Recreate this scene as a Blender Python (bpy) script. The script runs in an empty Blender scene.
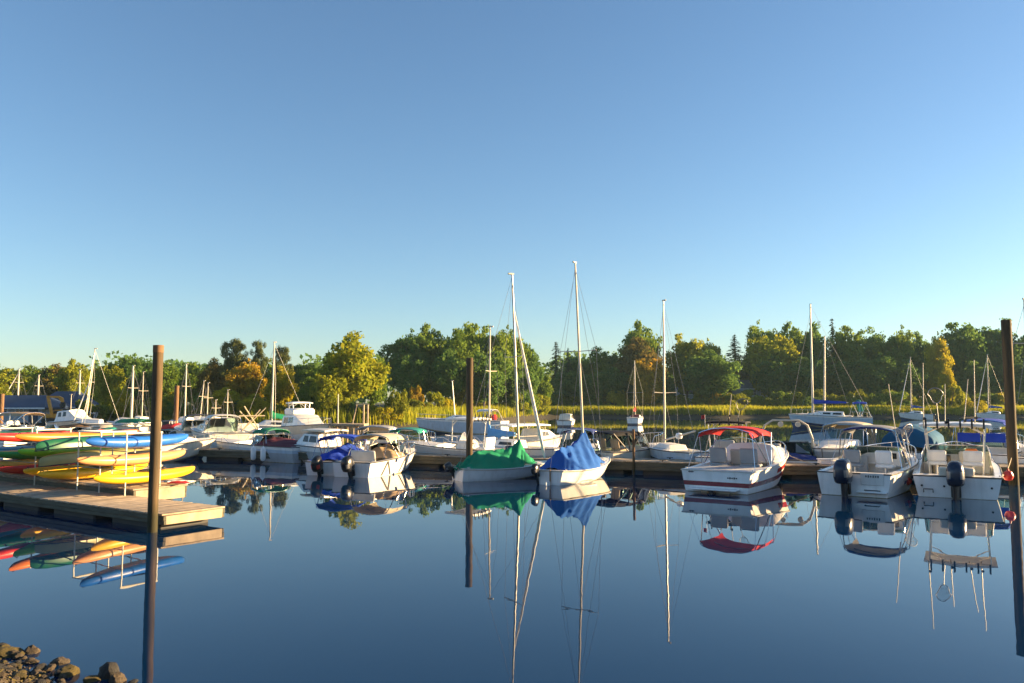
import bpy, bmesh, math, random
from mathutils import Vector, Matrix
rad, sin, cos, pi = math.radians, math.sin, math.cos, math.pi
RN = random.Random(11)
C = bpy.context.scene.collection
SC = bpy.context.scene

# ------------------------------------------------------------------ camera, sky, sun
FPX, CAMH, HOR = 796.44, 2.7, 403.0
PITCH = math.atan((HOR - 341.5) / FPX)
cam = bpy.data.cameras.new('camera'); cam.lens = 28; cam.sensor_width = 36
cam.clip_start = .1; cam.clip_end = 9000
camo = bpy.data.objects.new('camera', cam); C.objects.link(camo)
camo.location = (0, 0, CAMH); camo.rotation_euler = (pi/2 + PITCH, 0, 0); SC.camera = camo

def ray(px, py):
    x, y = (px - 512) / FPX, (341.5 - py) / FPX
    return Vector((x, cos(PITCH) - y*sin(PITCH), sin(PITCH) + y*cos(PITCH)))
def on(px, py, z=0.):
    r = ray(px, py); return Vector((0, 0, CAMH)) + r * ((z - CAMH) / r.z)
def aty(px, py, Y):
    r = ray(px, py); return Vector((0, 0, CAMH)) + r * (Y / r.y)
def gx(px, Y): return (px - 512) / FPX * Y * 1.002
def hz(py, Y): return CAMH + (HOR - py) / FPX * Y

SUN_AZ, SUN_EL = 80., 11.
w = bpy.data.worlds.new('World'); SC.world = w; w.use_nodes = True
nt = w.node_tree; sky = nt.nodes.new('ShaderNodeTexSky'); sky.sky_type = 'NISHITA'
sky.sun_disc = False; sky.sun_elevation = rad(SUN_EL); sky.sun_rotation = rad(SUN_AZ)
sky.air_density = 1.0; sky.dust_density = .45; sky.ozone_density = 3.0; sky.altitude = 0
hs = nt.nodes.new('ShaderNodeHueSaturation'); hs.inputs['Saturation'].default_value = 1.02
nt.links.new(sky.outputs[0], hs.inputs['Color']); nt.links.new(hs.outputs[0], nt.nodes['Background'].inputs[0])
nt.nodes['Background'].inputs[1].default_value = .055
sl = bpy.data.lights.new('sun', 'SUN'); sl.energy = 5; sl.angle = rad(.5); sl.color = (1, .68, .34)
so = bpy.data.objects.new('sun', sl); C.objects.link(so)
d = Vector((sin(rad(SUN_AZ))*cos(rad(SUN_EL)), cos(rad(SUN_AZ))*cos(rad(SUN_EL)), sin(rad(SUN_EL))))
so.rotation_euler = d.to_track_quat('Z', 'Y').to_euler()
vs = SC.view_settings; vs.view_transform = 'Standard'; vs.look = 'None'; vs.exposure = 2.1; vs.gamma = 1; vs.use_curve_mapping = False
SC.cycles.max_bounces = 8; SC.cycles.transparent_max_bounces = 12

# ------------------------------------------------------------------ materials
MATS = {}
def mat(name, col, rough=.5, metal=0., var=.12, scale=3., bump=0., bscale=40., stretch=(1, 1, 1), island=0., spec=.5, grime=0.):
    if name in MATS: return MATS[name]
    m = bpy.data.materials.new(name); m.use_nodes = True; t = m.node_tree; N, L = t.nodes, t.links
    b = N['Principled BSDF']; b.inputs['Roughness'].default_value = rough; b.inputs['Metallic'].default_value = metal
    b.inputs['Specular IOR Level'].default_value = spec
    tc = N.new('ShaderNodeTexCoord'); mp = N.new('ShaderNodeMapping'); mp.inputs['Scale'].default_value = stretch
    L.new(tc.outputs['Object'], mp.inputs[0])
    no = N.new('ShaderNodeTexNoise'); no.inputs['Scale'].default_value = scale; no.inputs['Detail'].default_value = 5
    L.new(mp.outputs[0], no.inputs['Vector'])
    mr = N.new('ShaderNodeMapRange'); mr.inputs[1].default_value = .3; mr.inputs[2].default_value = .7
    mr.inputs[3].default_value = 1 - var; mr.inputs[4].default_value = 1 + var; L.new(no.outputs[0], mr.inputs[0])
    val = mr.outputs[0]
    if island:
        ge = N.new('ShaderNodeNewGeometry'); m2 = N.new('ShaderNodeMapRange')
        m2.inputs[3].default_value = 1 - island; m2.inputs[4].default_value = 1 + island
        L.new(ge.outputs['Random Per Island'], m2.inputs[0])
        mu = N.new('ShaderNodeMath'); mu.operation = 'MULTIPLY'; L.new(val, mu.inputs[0]); L.new(m2.outputs[0], mu.inputs[1]); val = mu.outputs[0]
    mx = N.new('ShaderNodeVectorMath'); mx.operation = 'SCALE'; mx.inputs[0].default_value = col[:3]
    L.new(val, mx.inputs['Scale']); out = mx.outputs[0]
    if grime:   # yellow-brown waterline stains and streaks
        n2 = N.new('ShaderNodeTexNoise'); n2.inputs['Scale'].default_value = 2.2; n2.inputs['Detail'].default_value = 6
        mp2 = N.new('ShaderNodeMapping'); mp2.inputs['Scale'].default_value = (2.5, 2.5, .5); L.new(tc.outputs['Object'], mp2.inputs[0]); L.new(mp2.outputs[0], n2.inputs['Vector'])
        r2 = N.new('ShaderNodeMapRange'); r2.inputs[1].default_value = .5; r2.inputs[2].default_value = .8; r2.inputs[4].default_value = grime; L.new(n2.outputs[0], r2.inputs[0])
        mc = N.new('ShaderNodeMix'); mc.data_type = 'RGBA'; L.new(r2.outputs[0], mc.inputs[0]); L.new(out, mc.inputs[6]); mc.inputs[7].default_value = (.22, .17, .10, 1); out = mc.outputs[2]
    L.new(out, b.inputs['Base Color'])
    if bump:
        n3 = N.new('ShaderNodeTexNoise'); n3.inputs['Scale'].default_value = bscale; n3.inputs['Detail'].default_value = 4; L.new(mp.outputs[0], n3.inputs['Vector'])
        bp = N.new('ShaderNodeBump'); bp.inputs['Strength'].default_value = bump; bp.inputs['Distance'].default_value = .02; L.new(n3.outputs[0], bp.inputs['Height']); L.new(bp.outputs[0], b.inputs['Normal'])
    MATS[name] = m; return m

mat('white gelcoat', (.86, .855, .825), .28, var=.05, grime=.22)
mat('scum line', (.30, .26, .16), .6, var=.35, scale=6)
mat('cream gelcoat', (.72, .66, .54), .3, var=.07, grime=.3)
mat('grey gelcoat', (.42, .44, .46), .35, var=.08, grime=.3)
mat('pale blue gelcoat', (.50, .60, .70), .3, var=.07, grime=.25)
mat('navy gelcoat', (.015, .03, .10), .2, var=.15)
mat('royal gelcoat', (.03, .08, .38), .25, var=.1)
mat('red gelcoat', (.42, .02, .02), .25, var=.1)
mat('maroon gelcoat', (.20, .018, .035), .25, var=.1)
mat('sky gelcoat', (.06, .22, .42), .25, var=.1)
mat('bottom paint', (.03, .035, .05), .7, var=.3)
mat('blue bottom paint', (.02, .06, .16), .6, var=.3)
mat('liner', (.72, .71, .67), .45, var=.1, grime=.2)
mat('non skid deck', (.66, .65, .61), .6, var=.07, bump=.15, bscale=150, grime=.25)
mat('rub rail', (.05, .05, .055), .5)
mat('light rub rail', (.6, .58, .52), .4)
mat('aluminium', (.72, .72, .72), .28, 1., var=.08)
mat('painted spar', (.60, .54, .43), .35, var=.06)
mat('anodised spar', (.62, .60, .55), .35, .6, var=.08)
mat('stainless', (.7, .7, .7), .18, 1.)
mat('black metal', (.015, .016, .02), .35)
mat('wire', (.30, .30, .30), .4, .6)
mat('black plastic', (.012, .014, .02), .3, var=.2)
mat('navy cowl', (.012, .022, .05), .25, var=.2)
mat('silver decal', (.22, .22, .22), .3, .3)
mat('red decal', (.50, .03, .02), .35)
mat('rubber', (.02, .02, .02), .8)
mat('seat vinyl', (.60, .58, .53), .5, var=.1)
mat('grey vinyl', (.32, .34, .36), .5, var=.1)
mat('tan vinyl', (.45, .33, .2), .5, var=.1)
mat('teak', (.30, .15, .06), .6, var=.3, stretch=(1, 8, 8))
for n_, c_ in dict(red=(.50, .025, .03), green=(.012, .23, .11), blue=(.017, .10, .38), royal=(.02, .06, .42), navy=(.025, .04, .16), beige=(.50, .43, .31),
                   tan=(.42, .30, .18), maroon=(.13, .035, .05), brown=(.10, .06, .03), teal=(.02, .20, .17), white=(.72, .71, .67), black=(.02, .02, .022), grey=(.25, .26, .28), sky=(.10, .30, .62), **{'deep blue': (.010, .095, .20)}).items():
    mat(n_ + ' canvas', c_, .85, var=.14, bump=.25, bscale=14, scale=2.2, spec=.2)
for n_, c_ in dict(red=(.62, .03, .02), orange=(.72, .19, .02), peach=(.68, .33, .13), yellow=(.80, .46, .01), lime=(.20, .58, .03), green=(.01, .28, .05),
                   forest=(.012, .11, .055), blue=(.015, .13, .52), olive=(.32, .28, .10), cyan=(.08, .36, .55), paleyellow=(.78, .50, .08)).items():
    mat(n_ + ' plastic', c_, .38, var=.1, scale=4, grime=.12)
mat('weathered planks', (.34, .27, .19), .85, var=.25, scale=5, stretch=(1, 1, 1), island=.28, bump=.35, bscale=30)
mat('shaded dock timber', (.095, .088, .06), .85, var=.3, scale=4, stretch=(.5, 3, 3), bump=.3)  # dark copy of the dock wood, shade of the long sides put into colour
mat('lit fascia timber', (.38, .30, .20), .85, var=.25, scale=4, bump=.3)  # pale copy of the dock wood, sunlight on end boards put into colour
mat('dock float', (.03, .03, .032), .7)
mat('pvc', (.74, .70, .58), .4, var=.1)
mat('rock', (.062, .046, .028), .85, var=.45, scale=5, bump=.8, bscale=12)
mat('weedy rock', (.075, .056, .010), .8, var=.5, scale=7, bump=.9, bscale=18)
mat('dark rock', (.018, .017, .015), .75, var=.4, scale=5, bump=.8, bscale=12)
mat('bark', (.09, .065, .045), .9, var=.3, bump=.4)
mat('siding', (.34, .40, .47), .7, var=.08)
mat('pale siding', (.34, .38, .43), .7, var=.08)
mat('white trim', (.75, .75, .73), .5)
mat('roof shingle', (.10, .11, .13), .8, var=.25, scale=8)
mat('blue metal roof', (.022, .04, .085), .5, var=.25, scale=.6)
mat('window dark', (.02, .025, .03), .08)
mat('excavator paint', (.62, .26, .02), .45, var=.15)
mat('flag cloth', (.45, .05, .06), .8)
mat('outrigger rope', (.5, .42, .28), .9)

def glass_mat():
    m = bpy.data.materials.new('tinted glass'); m.use_nodes = True; N, L = m.node_tree.nodes, m.node_tree.links
    N.remove(N['Principled BSDF']); tr = N.new('ShaderNodeBsdfTransparent'); tr.inputs[0].default_value = (.50, .62, .58, 1)
    gl = N.new('ShaderNodeBsdfGlossy'); gl.inputs['Roughness'].default_value = .03
    fr = N.new('ShaderNodeFresnel'); fr.inputs[0].default_value = 1.5
    ad = N.new('ShaderNodeMath'); ad.operation = 'ADD'; ad.inputs[1].default_value = .06; L.new(fr.outputs[0], ad.inputs[0])
    mx = N.new('ShaderNodeMixShader'); L.new(ad.outputs[0], mx.inputs[0]); L.new(tr.outputs[0], mx.inputs[1]); L.new(gl.outputs[0], mx.inputs[2])
    L.new(mx.outputs[0], N['Material Output'].inputs[0]); MATS['tinted glass'] = m
glass_mat()
def net_mat():
    m = bpy.data.materials.new('net mesh'); m.use_nodes = True; N, L = m.node_tree.nodes, m.node_tree.links
    b = N['Principled BSDF']; b.inputs['Base Color'].default_value = (.16, .15, .11, 1); tr = N.new('ShaderNodeBsdfTransparent')
    tc = N.new('ShaderNodeTexCoord'); ck = N.new('ShaderNodeTexVoronoi'); ck.inputs['Scale'].default_value = 28; ck.feature = 'DISTANCE_TO_EDGE'
    L.new(tc.outputs['Object'], ck.inputs['Vector'])
    gt = N.new('ShaderNodeMath'); gt.operation = 'LESS_THAN'; gt.inputs[1].default_value = .045; L.new(ck.outputs['Distance'], gt.inputs[0])
    mx = N.new('ShaderNodeMixShader'); L.new(gt.outputs[0], mx.inputs[0]); L.new(tr.outputs[0], mx.inputs[1]); L.new(b.outputs[0], mx.inputs[2])
    L.new(mx.outputs[0], N['Material Output'].inputs[0]); MATS['net mesh'] = m
net_mat()
def pile_mat(name, base, rust):
    m = bpy.data.materials.new(name); m.use_nodes = True; N, L = m.node_tree.nodes, m.node_tree.links; b = N['Principled BSDF']; b.inputs['Roughness'].default_value = .75; b.inputs['Specular IOR Level'].default_value = .15
    tc = N.new('ShaderNodeTexCoord'); mp = N.new('ShaderNodeMapping'); mp.inputs['Scale'].default_value = (7, 7, .6); L.new(tc.outputs['Object'], mp.inputs[0])
    no = N.new('ShaderNodeTexNoise'); no.inputs['Scale'].default_value = 1.5; no.inputs['Detail'].default_value = 7; L.new(mp.outputs[0], no.inputs['Vector'])
    cr = N.new('ShaderNodeValToRGB'); e = cr.color_ramp.elements; e[0].position = .32; e[0].color = (*base, 1); e[1].position = .72; e[1].color = (*rust, 1); L.new(no.outputs[0], cr.inputs[0])
    sp = N.new('ShaderNodeSeparateXYZ'); L.new(tc.outputs['Object'], sp.inputs[0])
    ad = N.new('ShaderNodeMath'); ad.operation = 'MULTIPLY_ADD'; ad.inputs[1].default_value = .5; L.new(no.outputs[0], ad.inputs[0]); L.new(sp.outputs[2], ad.inputs[2])
    mr = N.new('ShaderNodeMapRange'); mr.inputs[1].default_value = 1.0; mr.inputs[2].default_value = .62; L.new(ad.outputs[0], mr.inputs[0])
    mx = N.new('ShaderNodeMix'); mx.data_type = 'RGBA'; L.new(mr.outputs[0], mx.inputs[0]); L.new(cr.outputs[0], mx.inputs[6]); mx.inputs[7].default_value = (.04, .037, .02, 1)
    L.new(mx.outputs[2], b.inputs['Base Color'])
    bp = N.new('ShaderNodeBump'); bp.inputs['Strength'].default_value = .4; bp.inputs['Distance'].default_value = .02; L.new(no.outputs[0], bp.inputs['Height']); L.new(bp.outputs[0], b.inputs['Normal'])
    MATS[name] = m
pile_mat('rusty steel', (.045, .040, .028), (.135, .088, .045))
pile_mat('creosote timber', (.13, .075, .04), (.24, .14, .075))

def leaf_mat(name, c0, c1, trans=.35):
    m = bpy.data.materials.new(name); m.use_nodes = True; N, L = m.node_tree.nodes, m.node_tree.links; N.remove(N['Principled BSDF'])
    ge = N.new('ShaderNodeNewGeometry'); tc = N.new('ShaderNodeTexCoord'); no = N.new('ShaderNodeTexNoise'); no.inputs['Scale'].default_value = .35; no.inputs['Detail'].default_value = 2
    L.new(tc.outputs['Object'], no.inputs['Vector'])
    ad = N.new('ShaderNodeMath'); ad.operation = 'MULTIPLY_ADD'; ad.inputs[1].default_value = .45; L.new(ge.outputs['Random Per Island'], ad.inputs[0])
    mr = N.new('ShaderNodeMapRange'); mr.inputs[1].default_value = .3; mr.inputs[2].default_value = .7; mr.inputs[4].default_value = .6; L.new(no.outputs[0], mr.inputs[0]); L.new(mr.outputs[0], ad.inputs[2])
    cr = N.new('ShaderNodeValToRGB'); e = cr.color_ramp.elements; e[0].color = (*c0, 1); e[1].color = (*c1, 1); L.new(ad.outputs[0], cr.inputs[0])
    df = N.new('ShaderNodeBsdfDiffuse'); tl = N.new('ShaderNodeBsdfTranslucent'); L.new(cr.outputs[0], df.inputs[0])
    hs_ = N.new('ShaderNodeHueSaturation'); hs_.inputs['Value'].default_value = 1.3; hs_.inputs['Hue'].default_value = .485; L.new(cr.outputs[0], hs_.inputs['Color']); L.new(hs_.outputs[0], tl.inputs[0])
    mx = N.new('ShaderNodeMixShader'); mx.inputs[0].default_value = trans; L.new(df.outputs[0], mx.inputs[1]); L.new(tl.outputs[0], mx.inputs[2]); L.new(mx.outputs[0], N['Material Output'].inputs[0])
    MATS[name] = m
leaf_mat('green leaves', (.055, .13, .022), (.20, .28, .04), .45)
leaf_mat('deep green leaves', (.042, .115, .034), (.145, .24, .048), .45)
leaf_mat('bright green leaves', (.11, .17, .016), (.33, .34, .03), .45)
leaf_mat('yellow leaves', (.19, .22, .014), (.52, .44, .03), .45)
leaf_mat('orange leaves', (.14, .16, .016), (.50, .31, .03))
leaf_mat('russet leaves', (.07, .085, .022), (.20, .15, .04))
leaf_mat('pine needles', (.04, .07, .026), (.12, .13, .045), .2)
leaf_mat('fir needles', (.03, .07, .030), (.09, .14, .05), .2)
leaf_mat('scrub leaves', (.08, .135, .016), (.28, .28, .03))
leaf_mat('reed blades', (.12, .18, .016), (.38, .37, .03), .5)

# ------------------------------------------------------------------ mesh builder
class MB:
    def __init__(s): s.v, s.f, s.m = [], [], []
    def add(s, vs, fs, m):
        o = len(s.v); s.v += [tuple(v) for v in vs]
        for f in fs: s.f.append(tuple(i + o for i in f)); s.m.append(m)
    def box(s, c, sz, m, rot=None, bev=.0):
        h = [max(.0005, x/2) for x in sz]; bev = min(bev, *(x*.9 for x in h)); R = rot or Matrix.Identity(3); c = Vector(c)
        if bev <= 0:
            vs = [c + R @ Vector((a*h[0], b*h[1], d_*h[2])) for a in (-1, 1) for b in (-1, 1) for d_ in (-1, 1)]
            s.add(vs, [(0, 1, 3, 2), (4, 6, 7, 5), (0, 4, 5, 1), (2, 3, 7, 6), (0, 2, 6, 4), (1, 5, 7, 3)], m); return
        vs, ix = [], {}
        for a in (-1, 1):
            for b in (-1, 1):
                for d_ in (-1, 1):
                    sg = (a, b, d_)
                    for ax in range(3):
                        p = Vector([sg[k]*(h[k] - (0 if k == ax else bev)) for k in range(3)]); ix[(a, b, d_, ax)] = len(vs); vs.append(c + R @ p)
        fs = []
        for ax in range(3):
            u, v = [k for k in range(3) if k != ax]
            for sg in (-1, 1):
                q = []
                for (p_, q_) in ((-1, -1), (1, -1), (1, 1), (-1, 1)):
                    t = [0, 0, 0]; t[ax] = sg; t[u] = p_; t[v] = q_; q.append(ix[(*t, ax)])
                fs.append(tuple(q))
            for p_ in (-1, 1):
                for q_ in (-1, 1):
                    t0 = [0, 0, 0]; t0[u] = p_; t0[v] = q_; t1 = list(t0); t0[ax] = -1; t1[ax] = 1
                    fs.append((ix[(*t0, u)], ix[(*t1, u)], ix[(*t1, v)], ix[(*t0, v)]))
        for a in (-1, 1):
            for b in (-1, 1):
                for d_ in (-1, 1): fs.append(tuple(ix[(a, b, d_, k)] for k in range(3)))
        s.add(vs, fs, m)
    def tube(s, pts, r, m, n=6, caps=True):
        pts = [Vector(p) for p in pts]; k = len(pts); rs = r if isinstance(r, (list, tuple)) else [r]*k
        t0 = (pts[1] - pts[0]).normalized(); up = Vector((0, 0, 1)) if abs(t0.z) < .9 else Vector((1, 0, 0)); a = t0.cross(up).normalized()
        vs = []
        for i, p in enumerate(pts):
            t = (pts[min(i+1, k-1)] - pts[max(i-1, 0)])
            t = t.normalized() if t.length > 1e-9 else t0
            a = (a - t*a.dot(t)); a = a.normalized() if a.length > 1e-6 else t.orthogonal().normalized(); b = t.cross(a)
            for j in range(n):
                an = 2*pi*j/n; vs.append(p + (a*cos(an) + b*sin(an))*rs[i])
        fs = [(i*n+j, i*n+(j+1) % n, (i+1)*n+(j+1) % n, (i+1)*n+j) for i in range(k-1) for j in range(n)]
        if caps: fs += [tuple(range(n-1, -1, -1)), tuple((k-1)*n + j for j in range(n))]
        s.add(vs, fs, m)
    def lathe(s, prof, m, n=16, c=(0, 0, 0), axis='z'):
        vs = []
        for (r, z) in prof:
            for j in range(n):
                a = 2*pi*j/n; p = (r*cos(a), r*sin(a), z) if axis == 'z' else ((z, r*cos(a), r*sin(a)) if axis == 'x' else (r*cos(a), z, r*sin(a)))
                vs.append((p[0]+c[0], p[1]+c[1], p[2]+c[2]))
        k = len(prof); fs = [(i*n+j, i*n+(j+1) % n, (i+1)*n+(j+1) % n, (i+1)*n+j) for i in range(k-1) for j in range(n)]
        fs += [tuple(range(n-1, -1, -1)), tuple((k-1)*n+j for j in range(n))]
        s.add(vs, fs, m)
    def grid(s, rows, m, closed=False, caps=False):
        n = len(rows[0]); vs = [p for r in rows for p in r]; e = n if closed else n-1
        fs = [(i*n+j, i*n+(j+1) % n, (i+1)*n+(j+1) % n, (i+1)*n+j) for i in range(len(rows)-1) for j in range(e)]
        if caps: fs += [tuple(range(n-1, -1, -1)), tuple((len(rows)-1)*n+j for j in range(n))]
        if callable(m):
            o = len(s.v); s.v += [tuple(v) for v in vs]
            for q, f in enumerate(fs): s.f.append(tuple(i+o for i in f)); s.m.append(m(q // e, q % e) if q < (len(rows)-1)*e else m(0, 0))
        else: s.add(vs, fs, m)
    def sheet(s, rows, m, th=.012):   # a sheet with real thickness along z
        top = rows; bot = [[(p[0], p[1], p[2]-th) for p in r] for r in rows]
        s.grid(top, m); s.grid(bot, m)
        n = len(rows[0])
        ring = [(0, j) for j in range(n)] + [(i, n-1) for i in range(1, len(rows))] + [(len(rows)-1, j) for j in range(n-2, -1, -1)] + [(i, 0) for i in range(len(rows)-2, -1, -1)]
        s.grid([[top[i][j] for i, j in ring], [bot[i][j] for i, j in ring]], m)
    def build(s, name, parent=None, smooth=40, weld=True, normals=True):
        me = bpy.data.meshes.new(name); names = list(dict.fromkeys(s.m)); me.from_pydata(s.v, [], s.f)
        for n_ in names: me.materials.append(MATS[n_])
        ix = {n_: i for i, n_ in enumerate(names)}
        me.polygons.foreach_set('material_index', [ix[x] for x in s.m])
        if weld or normals:
            b = bmesh.new(); b.from_mesh(me)
            if weld: bmesh.ops.remove_doubles(b, verts=b.verts, dist=.0004)
            if normals: bmesh.ops.recalc_face_normals(b, faces=b.faces)
            b.to_mesh(me); b.free()
        if smooth:
            me.polygons.foreach_set('use_smooth', [True]*len(me.polygons)); me.set_sharp_from_angle(angle=rad(smooth))
        o = bpy.data.objects.new(name, me); C.objects.link(o)
        if parent: o.parent = parent
        return o

def tag(o, label=None, cat=None, group=None, kind=None):
    if label: o['label'] = label
    if cat: o['category'] = cat
    if group: o['group'] = group
    if kind: o['kind'] = kind
    return o
def thing(name, label, cat, loc, rz=0., group=None):
    o = bpy.data.objects.new(name, None); C.objects.link(o); o.location = loc; o.rotation_euler = (0, 0, rz); o.empty_display_size = .3
    return tag(o, label, cat, group)
def rotm(ax, a): return Matrix.Rotation(rad(a), 3, ax)

# ------------------------------------------------------------------ boats
class Boat:
    def __init__(s, name, label, cat, stern, bow, B, fs, fb, bs=.93, sm=.45, p=2.3, q=.75, draft=.26, rake=.45, chine=.86, bands=None, bottom='blue bottom paint',
                 rim=.11, cock=(.04, .6), sole=.1, crown=.07, deck='non skid deck', gun='white gelcoat', liner='liner', dip=0., rub='rub rail', vee=1., group=None, n=18):
        (px0, Y0), (px1, Y1) = stern, bow
        A, Bp = Vector((gx(px0, Y0), Y0, 0)), Vector((gx(px1, Y1), Y1, 0)); dv = Bp - A
        s.L = dv.length; s.rz = math.atan2(dv.y, dv.x); s.loc = A
        s.B, s.fs, s.fb, s.bs, s.sm, s.p, s.q, s.dip, s.rake, s.chine = B, fs, fb, bs, sm, p, q, dip, rake, chine
        s.root = thing(name, label, cat, A, s.rz, group); s.root.rotation_euler = (0, 0, s.rz)
        s.bands = bands or [(0, 'white gelcoat')]; s.bands = [(0, 'scum line'), (.09, s.bands[0][1])] + s.bands[1:]; s.cock, s.rim, s.sole, s.crown, s.draft = cock, rim, sole, crown, draft
        S = [i/n for i in range(n)] + [1.0]; S = sorted(set(S + [.97, .99]))
        st = [(x, False) for x in S if cock is None or x < cock[0] - .001] if cock else [(x, False) for x in S]
        if cock:
            st += [(cock[0], False), (cock[0], True)] + [(x, True) for x in S if cock[0]+.01 < x < cock[1]-.01] + [(cock[1], True), (cock[1], False)] + [(x, False) for x in S if x > cock[1]+.01]
        fr = sorted(set([b_[0] for b_ in s.bands] + [.09] + [.35, .7, 1.0]) | {0.0})
        def bandmat(f):
            m = s.bands[0][1]
            for a, k in s.bands:
                if f >= a - 1e-6: m = k
            return m
        nf = len(fr); mb = MB()
        def ring(x, op):
            zs = s.sh(x); bb = s.b(x); pts = []
            zk = -draft*(1 - max(0, (x-.55)/.45)**2.2); pts.append((0, zk))
            for f in fr: pts.append(s.side(x, f))
            rm = min(rim, bb*.6); 
            if op: pts += [(bb-rm, zs+.006), (max(.01, bb-rm-.03), sole), (0, sole+.005)]
            else:
                cr = crown * (0 if cock and x <= cock[0]+.001 else 1) * min(1, bb/(.3*B))
                pts += [(bb-rm, zs+.006), ((bb-rm)*.5, zs+.006+cr*.8), (0, zs+.006+cr)]
            return [(s.xx(x, z), y, z) for (y, z) in pts]
        rows = [ring(*k) for k in st]; N = len(rows[0])
        def mt(i, j):
            if j == 0: return bottom
            if j <= nf-1: return bandmat(fr[j-1])
            if j == nf: return gun
            return liner if st[i][1] and st[i+1][1] else (liner if st[i][1] != st[i+1][1] else deck)
        mb.grid(rows, mt); mb.grid([[(x, -y, z) for (x, y, z) in r] for r in rows], mt)
        r0 = rows[0]; o = [(p_, (p_[0], -p_[1], p_[2])) for p_ in r0[:nf+1]]
        for i in range(nf): mb.add([o[i][0], o[i+1][0], o[i+1][1], o[i][1]], [(0, 1, 2, 3)], bottom if i == 0 else bandmat(fr[i-1]))
        s.hull = mb.build('hull', s.root, smooth=35)
        if rub:
            t = MB()
            for sg in (-1, 1): t.tube([(s.xx(x, s.sh(x)), sg*(s.b(x)+.012), s.sh(x)-.012) for x in S], .022, rub, 5)
            t.box((0, 0, s.sh(0)-.012), (.03, 2*s.b(0), .036), rub)
            t.build('rub_rail', s.root)
    def b(s, x):
        B = s.B/2
        if x < s.sm: t = x/s.sm; return B*(s.bs + (1-s.bs)*(1-(1-t)**2))
        t = (x-s.sm)/(1-s.sm); return max(.018, B*max(0, (1-t**s.p))**s.q)
    def sh(s, x): return s.fs + (s.fb-s.fs)*max(0, x)**1.7 - s.dip*sin(pi*x)
    def xx(s, x, z): return x*s.L + s.rake*max(0, x)**4*(z/s.fb)
    def side(s, x, f):
        bb = s.b(x); zs = s.sh(x); yc = bb*s.chine*(1-.38*x**2.2); zc = -.05 + .42*zs*max(0, (x-.3)/.7)**2
        return (yc + (bb-yc)*f**.75, zc + (zs-zc)*f)
    def surf(s, x, f, sg, off=.004):
        y, z = s.side(x, f); return Vector((s.xx(x, z), sg*(y+off), z))
    def W(s, x, y, z): return s.loc + Matrix.Rotation(s.rz, 3, 'Z') @ Vector((x, y, z))
    def P(s, name, mb, parent=None, **k): return mb.build(name, parent or s.root, **k)
    # ---- fittings
    def windshield(s, x, h=.38, rake=.35, w=.86, sidel=.6, frame='aluminium', n=3):
        z = s.sh(x/s.L) + s.crown*.6; yb = s.b(x/s.L)*w; f = MB(); g = MB()
        pts = [(-sidel, -1.04), (-.06, -1), (.1, -.36), (.1, .36), (-.06, 1), (-sidel, 1.04)]
        lo = [Vector((x+a, yb*b_, z - (.03 if abs(b_) > .5 else 0))) for a, b_ in pts]; hi = [Vector((x+a-rake*(1 if abs(b_) < .99 else .7), yb*b_*.93, z+h*(1 if abs(b_) < 1.02 else .75))) for a, b_ in pts]
        f.tube(hi, .016, frame, 5); f.tube(lo, .016, frame, 5)
        for a, b_ in zip(lo, hi): f.tube([a, b_], .013, frame, 5)
        fo = s.P('windshield', f)
        for i in range(5):
            k = (hi[i]+hi[i+1]+lo[i]+lo[i+1])/4; q = [k+(p_-k)*.97 for p_ in (lo[i], lo[i+1], hi[i+1], hi[i])]
            nn = (q[1]-q[0]).cross(q[3]-q[0]).normalized()*.004
            g.add([p_+nn for p_ in q]+[p_-nn for p_ in q], [(0, 1, 2, 3), (7, 6, 5, 4), (0, 4, 5, 1), (1, 5, 6, 2), (2, 6, 7, 3), (3, 7, 4, 0)], 'tinted glass')
        s.P('glass_pane', g, fo, weld=False, smooth=0)
    def bimini(s, x0, x1, z, w, col, crown=.16, val=.10, frame='stainless', pole=.016, sag=.02, edge=None):
        c = MB(); rows = []
        for i in range(9):
            u = i/8; x = x0+(x1-x0)*u; row = []
            ez = -.07*abs(2*u-1)**3 - sag*abs(sin(3*pi*u))
            for j in range(-8, 9):
                t = j/8; yy = w/2*t; zz = z + crown*(1-abs(t)**2.4) + ez - (val if abs(j) == 8 else 0); yy = w/2*.985*t if abs(j) == 7 else yy
                row.append((x, yy, zz))
            rows.append(row)
        c.sheet(rows, col + ' canvas', .018); 
        if edge:
            for xx in (x0-.008, x1+.008): c.tube([(xx, w/2*t, z+crown*(1-abs(t)**2.4)-.085) for t in [k/8 for k in range(-7, 8)]], .03, edge+' canvas', 5)
        co = s.P('bimini_canopy', c, smooth=50)
        f = MB(); xm = (x0+x1)/2
        for xa, xp in ((x0+.05, xm-.1), (xm, xm), (x1-.05, xm+.1)):
            base = s.sh(xp/s.L); yb = s.b(xp/s.L)-.05
            pth = [(xp, -yb, base)] + [(xa, w/2*.98*t, z-.03 + crown*(1-abs(t)**2.4) - .02) for t in (-1, -.85, -.5, 0, .5, .85, 1)] + [(xp, yb, base)]
            f.tube(pth, pole, frame, 6)
        for sg in (-1, 1):
            xe = x0-.35; f.tube([(x0+.05, sg*w/2*.98, z-.04), (max(.1, xe), sg*(s.b(max(.1, xe)/s.L)-.05), s.sh(0))], .008, frame, 5)
            f.tube([(x1-.05, sg*w/2*.98, z-.04), (x1+.35, sg*(s.b((x1+.35)/s.L)-.05), s.sh(.5))], .008, frame, 5)
        s.P('bimini_frame', f, co)
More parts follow.
